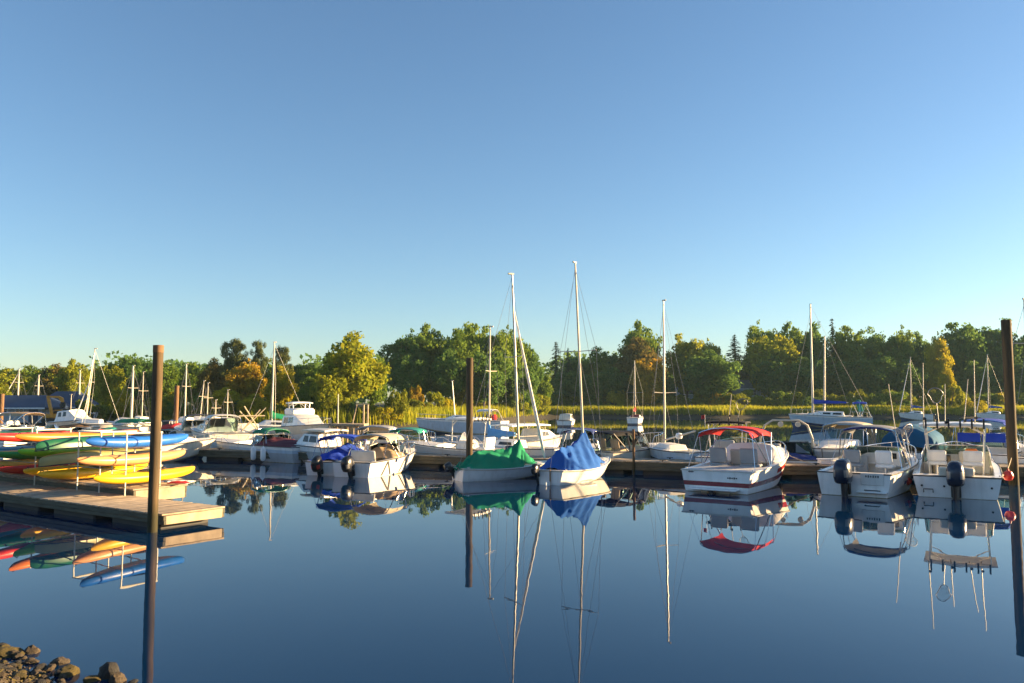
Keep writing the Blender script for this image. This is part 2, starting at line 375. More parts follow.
    def outboard(s, y=0., sc=1., tilt=0., cowl='navy cowl', decal='silver decal', steer=0., z0=None, x=-.28):
        z0 = s.fs-.3 if z0 is None else z0; R = rotm('Z', steer) @ rotm('Y', -tilt); o = Vector((x*sc, y, z0)); T = lambda p_: o + R @ (Vector(p_)*sc)
        m = MB()   # bracket, leg, plates
        m.box(T((.2, 0, -.12)), (.1*sc, .22*sc, .34*sc), 'black metal', R, .02)
        m.grid([[T((.13*k*cos(a)+dx, .075*k*sin(a), zz)) for a in [2*pi*i/10 for i in range(10)]] for zz, k, dx in ((.05, 1.1, .05), (-.25, .95, .04), (-.6, .85, .02), (-.95, .8, 0))], 'black plastic', True, True)
        m.box(T((-.03, 0, -.72)), (.46*sc, .20*sc, .018*sc), 'black plastic', R, .006)
        m.grid([[T((xx, .075*k*cos(a), -.95+.075*k*sin(a))) for a in [2*pi*i/8 for i in range(8)]] for xx, k in ((.2, .2), (.1, .9), (-.1, 1), (-.22, .7))], 'black plastic', True, True)
        m.box(T((.02, 0, -1.08)), (.16*sc, .02*sc, .2*sc), 'black plastic', R, .004)
        e = s.P('outboard_motor', m)
        c = MB(); rows = []
        for zz, kx, ky, dx in ((.02, .22, .15, .03), (.06, .27, .185, .0), (.2, .30, .205, -.02), (.38, .30, .20, -.03), (.52, .27, .175, -.01), (.59, .2, .13, .0), (.62, .1, .06, .02)):
            row = []
            for i in range(16):
                a = 2*pi*i/16; ca, sa = cos(a), sin(a); row.append(T((dx + kx*abs(ca)**.7*(1 if ca > 0 else -1), ky*abs(sa)**.7*(1 if sa > 0 else -1), zz)))
            rows.append(row)
        c.grid(rows, lambda i, j: decal if (i == 2 and j in (1, 2, 5, 6, 9, 10, 13, 14)) else cowl, True, True)
        s.P('cowling', c, e, smooth=50)
        pr = MB()
        pr.lathe([(.02, -.02), (.05, 0), (.05, .1), (.03, .13)], 'black metal', 10, (0, 0, 0), 'x')
        for k in range(3):
            Rk = rotm('X', 120*k); pr.add([Rk @ Vector(v) for v in ((.02, .03, 0), (.09, .04, .02), (.10, .10, .15), (.05, .02, .19), (.0, -.06, .14), (.03, .03, .004), (.09, .05, .026))], [(0, 1, 2, 3, 4), (5, 4, 3, 2, 6)], 'black metal')
        pr.v = [tuple(T(Vector(v) + Vector((-.34, 0, -.95)))) for v in pr.v]
        s.P('propeller', pr, e)
        return e
    def seat(s, x, y, z, w=.5, col='seat vinyl', back=True, dirn=1, ped=True, bh=.42, name='helm_seat'):
        m = MB(); m.box((x, y, z+.06), (.46, w, .12), col, bev=.035)
        if ped: m.lathe([(.16, 0), (.05, .03), (.05, max(.05, z-s.sole))], 'aluminium', 10, (x, y, s.sole))
        e = s.P(name, m)
        if back:
            k = MB(); k.box((x-dirn*.22, y, z+.12+bh/2), (.1, w*.96, bh), col, rotm('Y', -dirn*10), .04); s.P('seat_back', k, e)
        return e
    def console(s, x, w=.75, h=.85, screen=True):
        z = s.sole; m = MB()
        m.grid([[(x+a, b_*w/2, z+zz) for b_ in (-1, -.8, .8, 1)] for a, zz in ((-.3, 0), (-.3, h*.7), (-.12, h), (.22, h*.98), (.42, h*.55), (.46, 0))], 'white gelcoat')
        for sg in (-1, 1): m.add([(x+a, sg*w/2, z+zz) for a, zz in ((-.3, 0), (-.3, h*.7), (-.12, h), (.22, h*.98), (.42, h*.55), (.46, 0))], [(0, 1, 2, 3, 4, 5)], 'white gelcoat')
        m.box((x-.3, 0, z+h*.35), (.012, w*.5, h*.45), 'black plastic', bev=.004); e = s.P('console', m)
        wh = MB(); wh.tube([(x-.4+.05*sin(a), .17*cos(a), z+h*.8+.17*sin(a)) for a in [2*pi*i/16 for i in range(17)]], .014, 'black plastic', 6, False)
        for a in (pi/2, pi*7/6, pi*11/6): wh.tube([(x-.4, 0, z+h*.8), (x-.4, .17*cos(a), z+h*.8+.17*sin(a))], .01, 'stainless', 5)
        wh.tube([(x-.22, 0, z+h*.82), (x-.4, 0, z+h*.8)], .02, 'black plastic', 6); s.P('steering_wheel', wh, e)
        if screen:
            g = MB(); g.grid([[(x+.05+a*.18*abs(1), b_*w*.46, z+h-.02+c_) for b_ in (-1, -.4, .4, 1)] for a, c_ in ((1, 0), (0, .36))], 'tinted glass'); g.grid([[(x+.058+a*.18, b_*w*.46, z+h-.02+c_) for b_ in (-1, -.4, .4, 1)] for a, c_ in ((1, 0), (0, .36))], 'tinted glass'); s.P('windscreen', g, e, smooth=0)
        return e
    def ttop(s, x0, x1, z, w, col='white gelcoat', post='aluminium', base=None, braces=True, holders=5):
        c = MB(); rows = []
        for i in range(7):
            u = i/6; rows.append([(x0+(x1-x0)*u, w/2*t, z + .05*(1-t*t) - .03*abs(2*u-1)**4) for t in (-1, -.9, -.5, 0, .5, .9, 1)])
        c.sheet(rows, col, .07); o = s.P('hardtop', c, smooth=40)
        f = MB(); bz = s.sole if base is None else base
        for sg in (-1, 1):
            for xx, bx in ((x0+.2, x0+.35), (x1-.3, x1-.2)):
                f.tube([(bx, sg*w*.36, bz), (xx, sg*w*.42, z-.06)], .022, post, 7)
                if braces: f.tube([(xx, sg*w*.42, z-.32), (xx, sg*w*.16, z-.06)], .016, post, 6)
            f.tube([(x0+.28, sg*w*.385, bz+.75), (x1-.24, sg*w*.385, bz+.75)], .016, post, 6)
        f.tube([(x0+.2, -w*.42, z-.08), (x0+.2, w*.42, z-.08)], .02, post, 6); f.tube([(x1-.3, -w*.42, z-.08), (x1-.3, w*.42, z-.08)], .02, post, 6)
        s.P('hardtop_frame', f, o)
        for k in range(holders):
            h = MB(); yy = (k-(holders-1)/2)*w/(holders+.3); h.tube([(x0-.03, yy, z-.14), (x0-.08, yy, z+.16)], .026, 'black plastic', 7); s.P('rod_holder', h, o)
    def rail(s, x0=.62, x1=.99, h=.3, m='stainless', n=9, inset=.06, post=4, gap=False):
        f = MB(); X = [x0+(x1-x0)*i/n for i in range(n+1)]
        def pt(x, sg, z): return (s.xx(x, s.sh(x)) - (.03 if x > .96 else 0), sg*max(.04, s.b(x)-inset), s.sh(x)+z)
        path = [pt(x, 1, h*(min(1, (x-x0)/(x1-x0)*6))+.02) for x in X]; path += [pt(x, -1, h*min(1, (x-x0)/(x1-x0)*6)+.02) for x in reversed(X)]
        f.tube(path, .013, m, 6)
        for sg in (-1, 1):
            for i in range(1, post+1): x = x0+(x1-x0)*(i/(post+.3)); f.tube([pt(x, sg, 0), pt(x, sg, h)], .011, m, 5)
        s.P('bow_rail', f)
    def cover(s, prof, col, over=1.01, drop=.0, wr=.03, name='canvas_cover', power=.85, seed=1):
        r = random.Random(seed); rows = []; ph = [r.uniform(0, 6) for _ in range(4)]
        for i in range((len(prof)-1)*7 + 1):
            k, t = divmod(i, 7); t = t*4/7; a = prof[k]; b_ = prof[min(k+1, len(prof)-1)]; x = a[0]+(b_[0]-a[0])*t/4; zr = a[1]+(b_[1]-a[1])*t/4; wf = a[2]+(b_[2]-a[2])*t/4
            q = min(1, max(0, x/s.L)); ze = s.sh(q)-drop; wy = s.b(q)*over*wf + .01; row = []
            if wf < .9: ze = ze + (zr-ze)*(1-wf)*.25
            for j in range(-16, 17):
                t_ = j/16; h = (1-abs(t_))**power
                zz = ze + (zr-ze)*h + wr*sin(5*x+4*t_+ph[0])*sin(pi*abs(t_))*.6 + wr*.6*sin(11*x-9*t_+ph[1])*sin(pi*abs(t_)) + wr*.55*max(0, sin(17*x+13*abs(t_)+3*sin(4*x)+ph[3]))**3*(1-abs(t_)**6) - wr*.5*abs(sin(6.5*x-5*t_+ph[2]))**6*(1-abs(t_)**6); yy = wy*t_ + .5*wr*sin(9*x+ph[2])*h*(1-h)
                row.append((x, yy, zz))
            rows.append(row)
        m = MB(); m.sheet(rows, col+' canvas', .012); return s.P(name, m, smooth=70)
    def cabin(s, prof, wf=.78, col='white gelcoat', top='non skid deck', win=None, name='cabin', taper=.85, wincol='window dark'):
        """prof: [(x, height above sheer)], closed trunk with sloping ends; win: [(x0,x1,f0,f1)] side windows"""
        m = MB(); rows = []
        for x, h in prof:
            q = x/s.L; z = s.sh(q); y = s.b(q)*wf; rows.append([(x, -y, z-.03), (x, -y*(1-(1-taper)*.5), z+h*.55), (x, -y*taper, z+h*.93), (x, -y*taper*.7, z+h), (x, 0, z+h*1.05), (x, y*taper*.7, z+h), (x, y*taper, z+h*.93), (x, y*(1-(1-taper)*.5), z+h*.55), (x, y, z-.03)])
        m.grid(rows, lambda i, j: col if j in (0, 1, 6, 7) else top)
        for r in (rows[0], rows[-1]): m.add(r, [tuple(range(9))], col)
        c = s.P(name, m, smooth=30)
        def yat(x, f):
            for (xa, ha), (xb, hb) in zip(prof, prof[1:]):
                if xa <= x <= xb: t = (x-xa)/(xb-xa+1e-9); h = ha+(hb-ha)*t; break
            q = x/s.L; return s.b(q)*wf*(1-(1-taper)*f), s.sh(q)+h*f
        for (xa, xb, f0, f1) in (win or []):
            for sg in (-1, 1):
                g = MB(); q = []
                for off in (.010, -.006):
                    for (x, f) in ((xa, f0), (xb, f0), (xb - .06, f1), (xa + .03, f1)): y, z = yat(x, f); q.append((x, sg*(y+off), z))
                g.add(q, [(0, 1, 2, 3), (7, 6, 5, 4), (0, 4, 5, 1), (1, 5, 6, 2), (2, 6, 7, 3), (3, 7, 4, 0)], wincol); s.P('cabin_window', g, c, smooth=0)
        return c
    def mast(s, x, zb, zt, lean=(0, 0), r=.055, boom=None, spread=(.62, .55), stays=True, m='painted spar', bow=None, spr2=False, cov=None, furl=None, backstay=True, wr=.006):
        top = Vector((x+lean[0], lean[1], zt)); base = Vector((x, 0, zb)); f = MB()
        f.tube([base + (top-base)*t for t in (0, .3, .6, .85, 1)], [r, r, r*.95, r*.8, r*.62], m, 8)
        f.box(top + Vector((-.05, 0, .03)), (.25, .06, .06), m, bev=.01)
        o = s.P('mast', f); at = lambda t: base+(top-base)*t; wt = MB(); wd = MB()
        if spread:
            t, hw = spread; p = at(t); q = MB(); q.tube([p+Vector((-.08, -hw, .02)), p, p+Vector((-.08, hw, .02))], .016, m, 6); s.P('spreader', q, o)
        if stays:
            q = x/s.L; bx = bow if bow is not None else s.L*.985+s.rake*.8; tips = []
            for sg in (-1, 1):
                ch = (x-.12, sg*(s.b(q)-.04), s.sh(q))
                if spread: t, hw = spread; tip = at(t)+Vector((-.08, sg*hw, .02)); wt.tube([ch, tip, at(.97)], wr, 'wire', 4); wt.tube([(x+.1, sg*(s.b(q)-.04), s.sh(q)), at(t-.02)], wr, 'wire', 4)
                else: wt.tube([ch, at(.95)], wr, 'wire', 4)
            if not furl: wt.tube([(bx, 0, s.sh(1)), at(.93)], wr, 'wire', 4)
            if backstay: wt.tube([(.05, 0, s.sh(0)), at(.99)], wr, 'wire', 4)
            s.P('rigging', wt, o)
        if furl:
            q = MB(); bx = bow if bow is not None else s.L*.985+s.rake*.8; a, b_ = Vector((bx, 0, s.sh(1)+.12)), at(furl); q.tube([a, a+(b_-a)*.05, a+(b_-a)*.3, a+(b_-a)*.7, b_], [.03, .06, .065, .045, .02], 'white canvas', 8); s.P('furled_jib', q, o)
        if boom:
            bl, bz, br = boom; q = MB(); q.tube([(x-.06, 0, bz), (x-bl, 0, bz+br)], .038, m, 8); bo = s.P('boom', q, o)
            if cov:
                q = MB(); rows = []
                for i in range(13):
                    t = i/12; px_ = x+.02-(bl*.95)*t; zc = bz+br*t; hh = (.38 if t < .05 else .30*(1-t)**1.0+.09) ; ww = .11*(1-.5*t)+.02*sin(9*t)
                    if t < .05: hh = .75
                    rows.append([(px_, ww*.2, zc+hh), (px_, ww*.8, zc+hh*.45), (px_, ww, zc), (px_, ww*.4, zc-.09-.02*sin(20*t)), (px_, -ww*.4, zc-.09-.02*sin(20*t)), (px_, -ww, zc), (px_, -ww*.8, zc+hh*.45), (px_, -ww*.2, zc+hh)])
                q.grid(rows, cov+' canvas', True, True); s.P('sail_cover', q, bo, smooth=60)
        return o
    def cleats(s):
        for x in (.05, .8):
            for sg in (-1, 1):
                c = MB(); X = x*s.L; y = sg*(s.b(x)-.055); z = s.sh(x)+.01; c.box((X, y, z+.015), (.03, .02, .03), 'stainless'); c.tube([(X-.08, y, z+.035), (X+.08, y, z+.035)], .009, 'stainless', 5); s.P('cleat', c)
    def strip(s, name, m, x0, x1, f0, f1, sg, n=10, off=.005):
        q = MB(); q.grid([[s.surf(x0+(x1-x0)*i/n, f, sg, o_) for f, o_ in ((f0, off), (f1, off), (f1, -.004), (f0, -.004))] for i in range(n+1)], m, True, True); s.P(name, q, s.hull)

def top(name, mb, label, cat, group=None, loc=None, **k):
    """one-mesh thing with its origin at loc"""
    if loc is not None:
        loc = Vector(loc); mb.v = [tuple(Vector(v)-loc) for v in mb.v]
    o = mb.build(name, None, **k)
    if loc is not None: o.location = loc
    return tag(o, label, cat, group)
def fender(p, label, r=.13, h=.6, m='white gelcoat', name='fender', group=None, cat='fender'):
    q = MB(); q.lathe([(.02, -h/2), (r*.7, -h/2+.03), (r, -h/2+.12), (r, h/2-.12), (r*.7, h/2-.03), (.03, h/2), (.02, h/2+.06)], m, 14); o = q.build(name); o.location = p; tag(o, label, cat, group)
    l = MB(); l.tube([(0, 0, h/2+.05), (.02, .03, h/2+.35)], .008, 'outrigger rope', 5); l.build('lanyard', o)
def rope(a, b, label, sag=.12, r=.012, m='outrigger rope', name='mooring_line'):
    a, b = Vector(a), Vector(b); q = MB(); q.tube([a+(b-a)*t - Vector((0, 0, sag*4*t*(1-t))) for t in [i/8 for i in range(9)]], r, m, 5); top(name, q, label, 'rope', loc=a)
def rod(a, b, label, group=None):
    a, b = Vector(a), Vector(b); o = thing('fishing_rod', label, 'fishing rod', a, 0, group); d_ = b-a; k = Vector((0, 0, -.02*d_.length))
    q = MB(); q.tube([(0, 0, 0), d_*.12, d_*.14, d_*.5, d_*.8, d_], [.018, .018, .014, .012, .010, .008], 'painted spar', 6); q.build('blank', o)
    g = MB(); g.tube([Vector((0, 0, 0))-d_*.02, d_*.1], .018, 'tan vinyl', 7); g.build('grip', o)
    l = MB(); l.lathe([(.03, -.03), (.045, -.025), (.045, .025), (.03, .03)], 'black plastic', 10, tuple(d_*.13+Vector((0, -.05, 0))), 'x'); l.build('reel', o)

# ------------------------------------------------------------------ ground and water
def lerp(a, b, t): return a + (b-a)*min(1, max(0, t))
def shore(X):
    return lerp(75, 150, (X+13)/20) + (.6 if X < -13 else 1.6)*sin(X*.13) + .8*sin(X*.41+1)
def shore_y(px, off, y0=60.):
    Y = y0
    while Y < shore(gx(px, Y)) + off: Y += 1
    return Y
def bank(X): return 7.25 + max(0, min(9, (-3.2-X)))*.64 + .18*sin(X*2.1) + .1*sin(X*5.3)
def ground_z(X, Y):
    e = Y - shore(X)
    if e > -3: return (-.5 + .2*(e+3)) if e < -.5 else (.375*(e+.5)) if e < 1.5 else .75 + min(.3, (e-1.5)*.1) if e < 2 else .8 + min(.2, (e-2)*.012) + min(1.6, max(0, (e-17)*.03))
    b = bank(X) - Y
    if b > -4:
        return max(-1.2, -.03 + b*.17 + .05*sin(3*X+Y)*sin(2.3*Y)) if b > -1 else max(-1.2, -.2 + (b+1)*.3)
    return -1.2
xs = [-600, -420, -300, -230, -180] + [-140+5*i for i in range(23)] + [-26+2*i for i in range(8)] + [-10+.4*i for i in range(36)] + [5+3*i for i in range(15)] + [52+6*i for i in range(18)] + [170, 220, 300, 400, 500, 600]
ys = [-60, -25, -10] + [-4+.4*i for i in range(46)] + [15, 18, 25, 40, 55, 62] + [66+1.5*i for i in range(78)] + [184, 192, 205, 220, 240, 270, 320, 420, 520, 600]
m = MB(); m.grid([[(x, y, ground_z(x, y)) for x in xs] for y in ys], 'bark')
def ground_material():
    mm = bpy.data.materials.new('shore ground'); mm.use_nodes = True; N, L = mm.node_tree.nodes, mm.node_tree.links; b = N['Principled BSDF']; b.inputs['Roughness'].default_value = .9
    tc = N.new('ShaderNodeTexCoord'); no = N.new('ShaderNodeTexNoise'); no.inputs['Scale'].default_value = 1.7; no.inputs['Detail'].default_value = 8; L.new(tc.outputs['Object'], no.inputs[0])
    near = N.new('ShaderNodeValToRGB'); e = near.color_ramp.elements; e[0].position = .35; e[0].color = (.03, .024, .016, 1); e[1].position = .7; e[1].color = (.14, .11, .07, 1); L.new(no.outputs[0], near.inputs[0])
    near2 = N.new('ShaderNodeValToRGB'); e = near2.color_ramp.elements; e[0].color = (.008, .007, .004, 1); e[1].color = (.028, .022, .012, 1); L.new(no.outputs[0], near2.inputs[0])
    far = N.new('ShaderNodeValToRGB'); e = far.color_ramp.elements; e[0].position = .3; e[0].color = (.025, .04, .012, 1); e[1].position = .75; e[1].color = (.09, .085, .03, 1)
    n2 = N.new('ShaderNodeTexNoise'); n2.inputs['Scale'].default_value = .25; n2.inputs['Detail'].default_value = 6; L.new(tc.outputs['Object'], n2.inputs[0]); L.new(n2.outputs[0], far.inputs[0])
    sp = N.new('ShaderNodeSeparateXYZ'); L.new(tc.outputs['Object'], sp.inputs[0]); g = N.new('ShaderNodeMath'); g.operation = 'GREATER_THAN'; g.inputs[1].default_value = 50; L.new(sp.outputs[1], g.inputs[0])
    z = N.new('ShaderNodeMapRange'); z.inputs[1].default_value = .8; z.inputs[2].default_value = 1.1; L.new(sp.outputs[2], z.inputs[0])
    mu = N.new('ShaderNodeMath'); mu.operation = 'MULTIPLY'; L.new(g.outputs[0], mu.inputs[0]); L.new(z.outputs[0], mu.inputs[1])
    mx = N.new('ShaderNodeMix'); mx.data_type = 'RGBA'; L.new(mu.outputs[0], mx.inputs[0]); mn = N.new('ShaderNodeMix'); mn.data_type = 'RGBA'; L.new(g.outputs[0], mn.inputs[0]); L.new(near.outputs[0], mn.inputs[6]); L.new(near2.outputs[0], mn.inputs[7]); L.new(mn.outputs[2], mx.inputs[6]); L.new(far.outputs[0], mx.inputs[7]); L.new(mx.outputs[2], b.inputs['Base Color'])
    bp = N.new('ShaderNodeBump'); bp.inputs['Strength'].default_value = .7; bp.inputs['Distance'].default_value = .05; L.new(no.outputs[0], bp.inputs['Height']); L.new(bp.outputs[0], b.inputs['Normal'])
    return mm
MATS['shore ground'] = ground_material(); m.m = ['shore ground']*len(m.f)
tag(m.build('ground', smooth=180, weld=False), kind='structure')
def water_material():
    mm = bpy.data.materials.new('river water'); mm.use_nodes = True; N, L = mm.node_tree.nodes, mm.node_tree.links; b = N['Principled BSDF']
    b.inputs['Base Color'].default_value = (.001, .020, .065, 1); b.inputs['Roughness'].default_value = .012; b.inputs['IOR'].default_value = 1.333
    tc = N.new('ShaderNodeTexCoord'); hs_ = []
    for sc_, st in ((.9, (1, .55, 1)), (5., (1, .6, 1))):
        mp = N.new('ShaderNodeMapping'); mp.inputs['Scale'].default_value = st; L.new(tc.outputs['Object'], mp.inputs[0])
        no = N.new('ShaderNodeTexNoise'); no.inputs['Scale'].default_value = sc_; no.inputs['Detail'].default_value = 2; L.new(mp.outputs[0], no.inputs['Vector']); hs_.append(no)
    # calm patches and faint ripple patches
    pn = N.new('ShaderNodeTexNoise'); pn.inputs['Scale'].default_value = .12; L.new(tc.outputs['Object'], pn.inputs['Vector']); pr = N.new('ShaderNodeMapRange'); pr.inputs[1].default_value = .45; pr.inputs[2].default_value = .7; pr.inputs[3].default_value = .04; pr.inputs[4].default_value = .22; L.new(pn.outputs[0], pr.inputs[0])
    mu = N.new('ShaderNodeMath'); mu.operation = 'MULTIPLY'; L.new(hs_[1].outputs[0], mu.inputs[0]); L.new(pr.outputs[0], mu.inputs[1])
    ad = N.new('ShaderNodeMath'); ad.operation = 'ADD'; L.new(hs_[0].outputs[0], ad.inputs[0]); L.new(mu.outputs[0], ad.inputs[1])
    bp = N.new('ShaderNodeBump'); bp.inputs['Strength'].default_value = 1; bp.inputs['Distance'].default_value = .0026; L.new(ad.outputs[0], bp.inputs['Height']); L.new(bp.outputs[0], b.inputs['Normal'])
    return mm
MATS['river water'] = water_material()
m = MB(); m.add([(-590, -50, 0), (590, -50, 0), (590, 190, 0), (-590, 190, 0)], [(0, 1, 2, 3)], 'river water')
tag(m.build('water', smooth=0), kind='structure')

# ------------------------------------------------------------------ rocks on the near bank
def rock_mesh(seed, mt):
    r = random.Random(seed); b = bmesh.new(); bmesh.ops.create_icosphere(b, subdivisions=3, radius=1)
    ax = [(Vector((r.gauss(0, 1), r.gauss(0, 1), r.gauss(0, 1))).normalized(), r.uniform(.62, .95)) for _ in range(9)]
    for v in b.verts:
        n = v.co.normalized(); k = 1.
        for a, dd in ax:
            t = n.dot(a)
            if t > .05: k = min(k, dd/t)
        v.co = n*k*(1+.10*sin(9*n.x+seed)*sin(8*n.y)*sin(7*n.z+1)+.06*sin(21*n.x+2*seed)*sin(19*n.y+1)+.03*r.uniform(-1, 1))
    me = bpy.data.meshes.new('rock'); b.to_mesh(me); b.free(); me.materials.append(MATS[mt]); me.polygons.foreach_set('use_smooth', [True]*len(me.polygons)); me.set_sharp_from_angle(angle=rad(28)); return me
RK = {k: [rock_mesh(i*7+j, k) for i in range(3)] for j, k in enumerate(('rock', 'weedy rock', 'dark rock'))}
def rock(p, sz, mt, label, group=None, seed=0):
    r = random.Random(seed); o = bpy.data.objects.new('rock', RK[mt][seed % 3]); C.objects.link(o); o.location = p; o.scale = sz; o.rotation_euler = (r.uniform(-.3, .3), r.uniform(-.3, .3), r.uniform(0, 6)); tag(o, label, 'rock', group)
for i, (px, py, s_, mt, lb) in enumerate([
    (108, 677, (.12, .10, .12), 'dark rock', 'dark pointed rock sticking up at the water end of the bank'),
    (69, 675, (.10, .09, .085), 'weedy rock', 'yellow weedy boulder with a shaded dark side in the bank middle'),
    (10, 655, (.17, .12, .065), 'weedy rock', 'broad flat rock under yellow weed at the upper bank corner'),
    (32, 652, (.10, .08, .07), 'rock', 'small pale brown rock at the water edge beside the weedy flat rock'),
    (117, 682, (.09, .08, .08), 'rock', 'sunlit tan stone just outside the dark pointed rock'),
    (133, 682.5, (.07, .06, .03), 'dark rock', 'lone dark stone barely showing above the water beyond the bank'),
    (60, 663, (.10, .09, .06), 'rock', 'reddish stone perched behind the yellow weedy boulder'),
    (92, 681, (.085, .07, .055), 'weedy rock', 'yellowish stone at the foot of the dark pointed rock')]):
    p = on(px, py); p.z = max(-.02, ground_z(p.x, p.y)) + s_[2]*.35; rock(p, s_, mt, lb, seed=i)
for i in range(150):
    px, py = RN.uniform(-10, 122), RN.uniform(648, 688); p = on(px, py)
    if bank(p.x) - p.y < -.06: continue
    k = RN.uniform(.02, .06); p.z = max(0, ground_z(p.x, p.y)) + k*.3
    rock(p, (k*RN.uniform(.9, 1.5), k, k*RN.uniform(.6, .9)), RN.choice(['rock', 'rock', 'weedy rock', 'dark rock']), 'small stone lying on the muddy bank below the water line', 'small stones on the bank', i+20)
m = MB()
for i in range(5200):
    X = RN.uniform(-9, -2.6); Y = bank(X) - abs(RN.gauss(0, .8)) + .08
    k = RN.uniform(.008, .04)**1.0; z = max(-.03, ground_z(X, Y)); c = Vector((X, Y, z+k*.3))
    R = Matrix.Rotation(RN.uniform(0, 6), 3, 'Z'); vs = [c + R @ Vector((a*k*RN.uniform(.7, 1.4), b_*k*RN.uniform(.7, 1.2), d_*k*.7)) for a, b_, d_ in ((1, 0, 0), (-1, 0, 0), (0, 1, 0), (0, -1, 0), (0, 0, 1), (0, 0, -1))]
    m.add(vs, [(0, 2, 4), (2, 1, 4), (1, 3, 4), (3, 0, 4), (2, 0, 5), (1, 2, 5), (3, 1, 5), (0, 3, 5)], 'rock' if RN.random() < .6 else 'weedy rock')
tag(m.build('gravel', weld=False), 'brown gravel and pebbles scattered over the muddy bank', 'gravel', kind='stuff')

# ------------------------------------------------------------------ docks, piles
def dock(label, pts, width, ztop, th=.28, plank=.14, gap=.012, mt='weathered planks', fas='shaded dock timber', name='floating_dock', cleat=True, seed=1, floats=True):
    """pts: start and end of the near edge; the deck lies to the left of the direction start -> end"""
    a, b = Vector((*pts[0], 0)), Vector((*pts[1], 0)); dv = b-a; L = dv.length; rz = math.atan2(dv.y, dv.x); r = random.Random(seed)
    o = thing(name, label, 'dock', a, rz); q = MB(); x = 0.
    while x < L-.05:
        pw = min(plank, L-x)-gap; e = r.uniform(-.012, .012); q.box((x+pw/2, width/2+e, ztop-.02+r.uniform(-.003, .003)), (pw, width+.06, .04), mt, bev=.006); x += plank
    q.build('deck', o)
    f = MB()
    for y in (.02, width-.02): f.box((L/2, y, ztop-.045-th*.26), (L, .06, th*.5), 'shaded dock timber', bev=.008); f.box((L/2, y+(.008 if y < .5 else -.008), ztop-.045-th*.76), (L, .05, th*.46), 'shaded dock timber', bev=.008)
    for x in (.03, L-.03): f.box((x, width/2, ztop-.045-th*.5), (.06, width-.1, th), 'lit fascia timber' if fas != 'shaded dock timber' else fas, bev=.008)  # ends can take the sun-coloured copy, long sides keep the shade-coloured one
    f.build('fascia', o)
    if floats:
        g = MB(); k = max(1, int(L/2.4))
        for i in range(k): g.box(((i+.5)*L/k, width/2, ztop-.045-th-.02-.12), (L/k*.72, width*.82, .32), 'dock float', bev=.04)
        g.build('float_tub', o)
    if cleat:
        for i in range(max(1, int(L/3))):
            for y in (.12, width-.12):
                c = MB(); xx = 1.2+i*3.; c.box((xx, y, ztop+.02), (.05, .03, .05), 'dock float'); c.tube([(xx-.12, y, ztop+.06), (xx+.12, y, ztop+.06)], .016, 'dock float', 6)
                if xx < L: c.build('cleat', o)
    return o
U = Vector((-.83, .558, 0)).normalized(); V = Vector((-U.y, U.x, 0))*-1   # along and across the kayak float
V = Vector((U.y, -U.x, 0)); V = V if V.y > 0 else -V
K0 = Vector((-7.35, 17.05, 0))
A0 = K0 + U*13
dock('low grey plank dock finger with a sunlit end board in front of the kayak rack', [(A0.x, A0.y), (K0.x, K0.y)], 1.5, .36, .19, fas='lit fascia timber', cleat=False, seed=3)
F0 = K0 + V*1.56 + U*3.75; F1 = F0 + U*13
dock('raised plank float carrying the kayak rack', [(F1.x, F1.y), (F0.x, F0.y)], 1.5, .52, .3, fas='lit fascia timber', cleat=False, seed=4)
DY = lambda X: 32.3 - .4*X
dock('long weathered dock running behind the blue and green tarped sailboats', [(-15, DY(-15)), (9.45, DY(9.45))], 1.7, .50, .30, seed=5)
dock('weathered dock section at the bows of the twin outboard boats', [(9.6, 28.55), (24, 27.3)], 1.7, .50, .30, seed=6)
dock('far marina dock behind the kayak rack', [(-48, 66), (-17, 58)], 1.8, .5, .3, plank=.3, seed=7, cleat=False)
dock('short finger dock between the far docked cruisers', [(-17, 58), (-15, 44)], 1.3, .5, .3, plank=.3, seed=8, cleat=False)
def pile(px, pyt, Y, r, mt, label, lean=(0, 0), cap=True):
    X = gx(px, Y); zt = hz(pyt, Y); o = thing('dock_pile', label, 'pile', (X, Y, 0)); q = MB(); n = 14
    q.grid([[(r*cos(2*pi*j/20)+lean[0]*z, r*sin(2*pi*j/20)+lean[1]*z, z) for j in range(20)] for z in [-1.3+(zt+1.3)*i/n for i in range(n+1)]], mt, True, True); q.build('shaft', o, smooth=50)
    if cap:
        c = MB(); c.tube([(lean[0]*zt, lean[1]*zt, zt-.14), (lean[0]*zt, lean[1]*zt, zt+.015)], r*1.05, 'creosote timber', 20); c.build('cap', o)
    return o
pile(158.3, 346, 16.95, .104, 'rusty steel', 'tall steel pile with a rusty top beside the kayak dock')
pile(469.8, 358, 31.8, .135, 'rusty steel', 'tall brown pile standing at the stern of the green tarped sailboat', cap=False)
pile(1007.5, 320, 26.6, .155, 'rusty steel', 'thick dark pile with a thin sunlit edge beside the twin outboard boats', cap=False)
pile(178, 386, 62, .17, 'creosote timber', 'short timber pile among the far boats behind the kayak dock')
pile(4, 394, 64, .18, 'creosote timber', 'timber pile at the far end of the marina by the blue boathouse')
for px, pt, lb in ((632.5, 444, 'slim steel post on the dock edge beside the black framed boat'),):
    q = MB(); Y = DY(gx(632.5, 29.9))-.06; X = gx(px, Y); q.tube([(X, Y, -.6), (X, Y, hz(429, Y))], .05, 'creosote timber', 10); top('dock_post', q, lb, 'post', loc=(X, Y, 0))

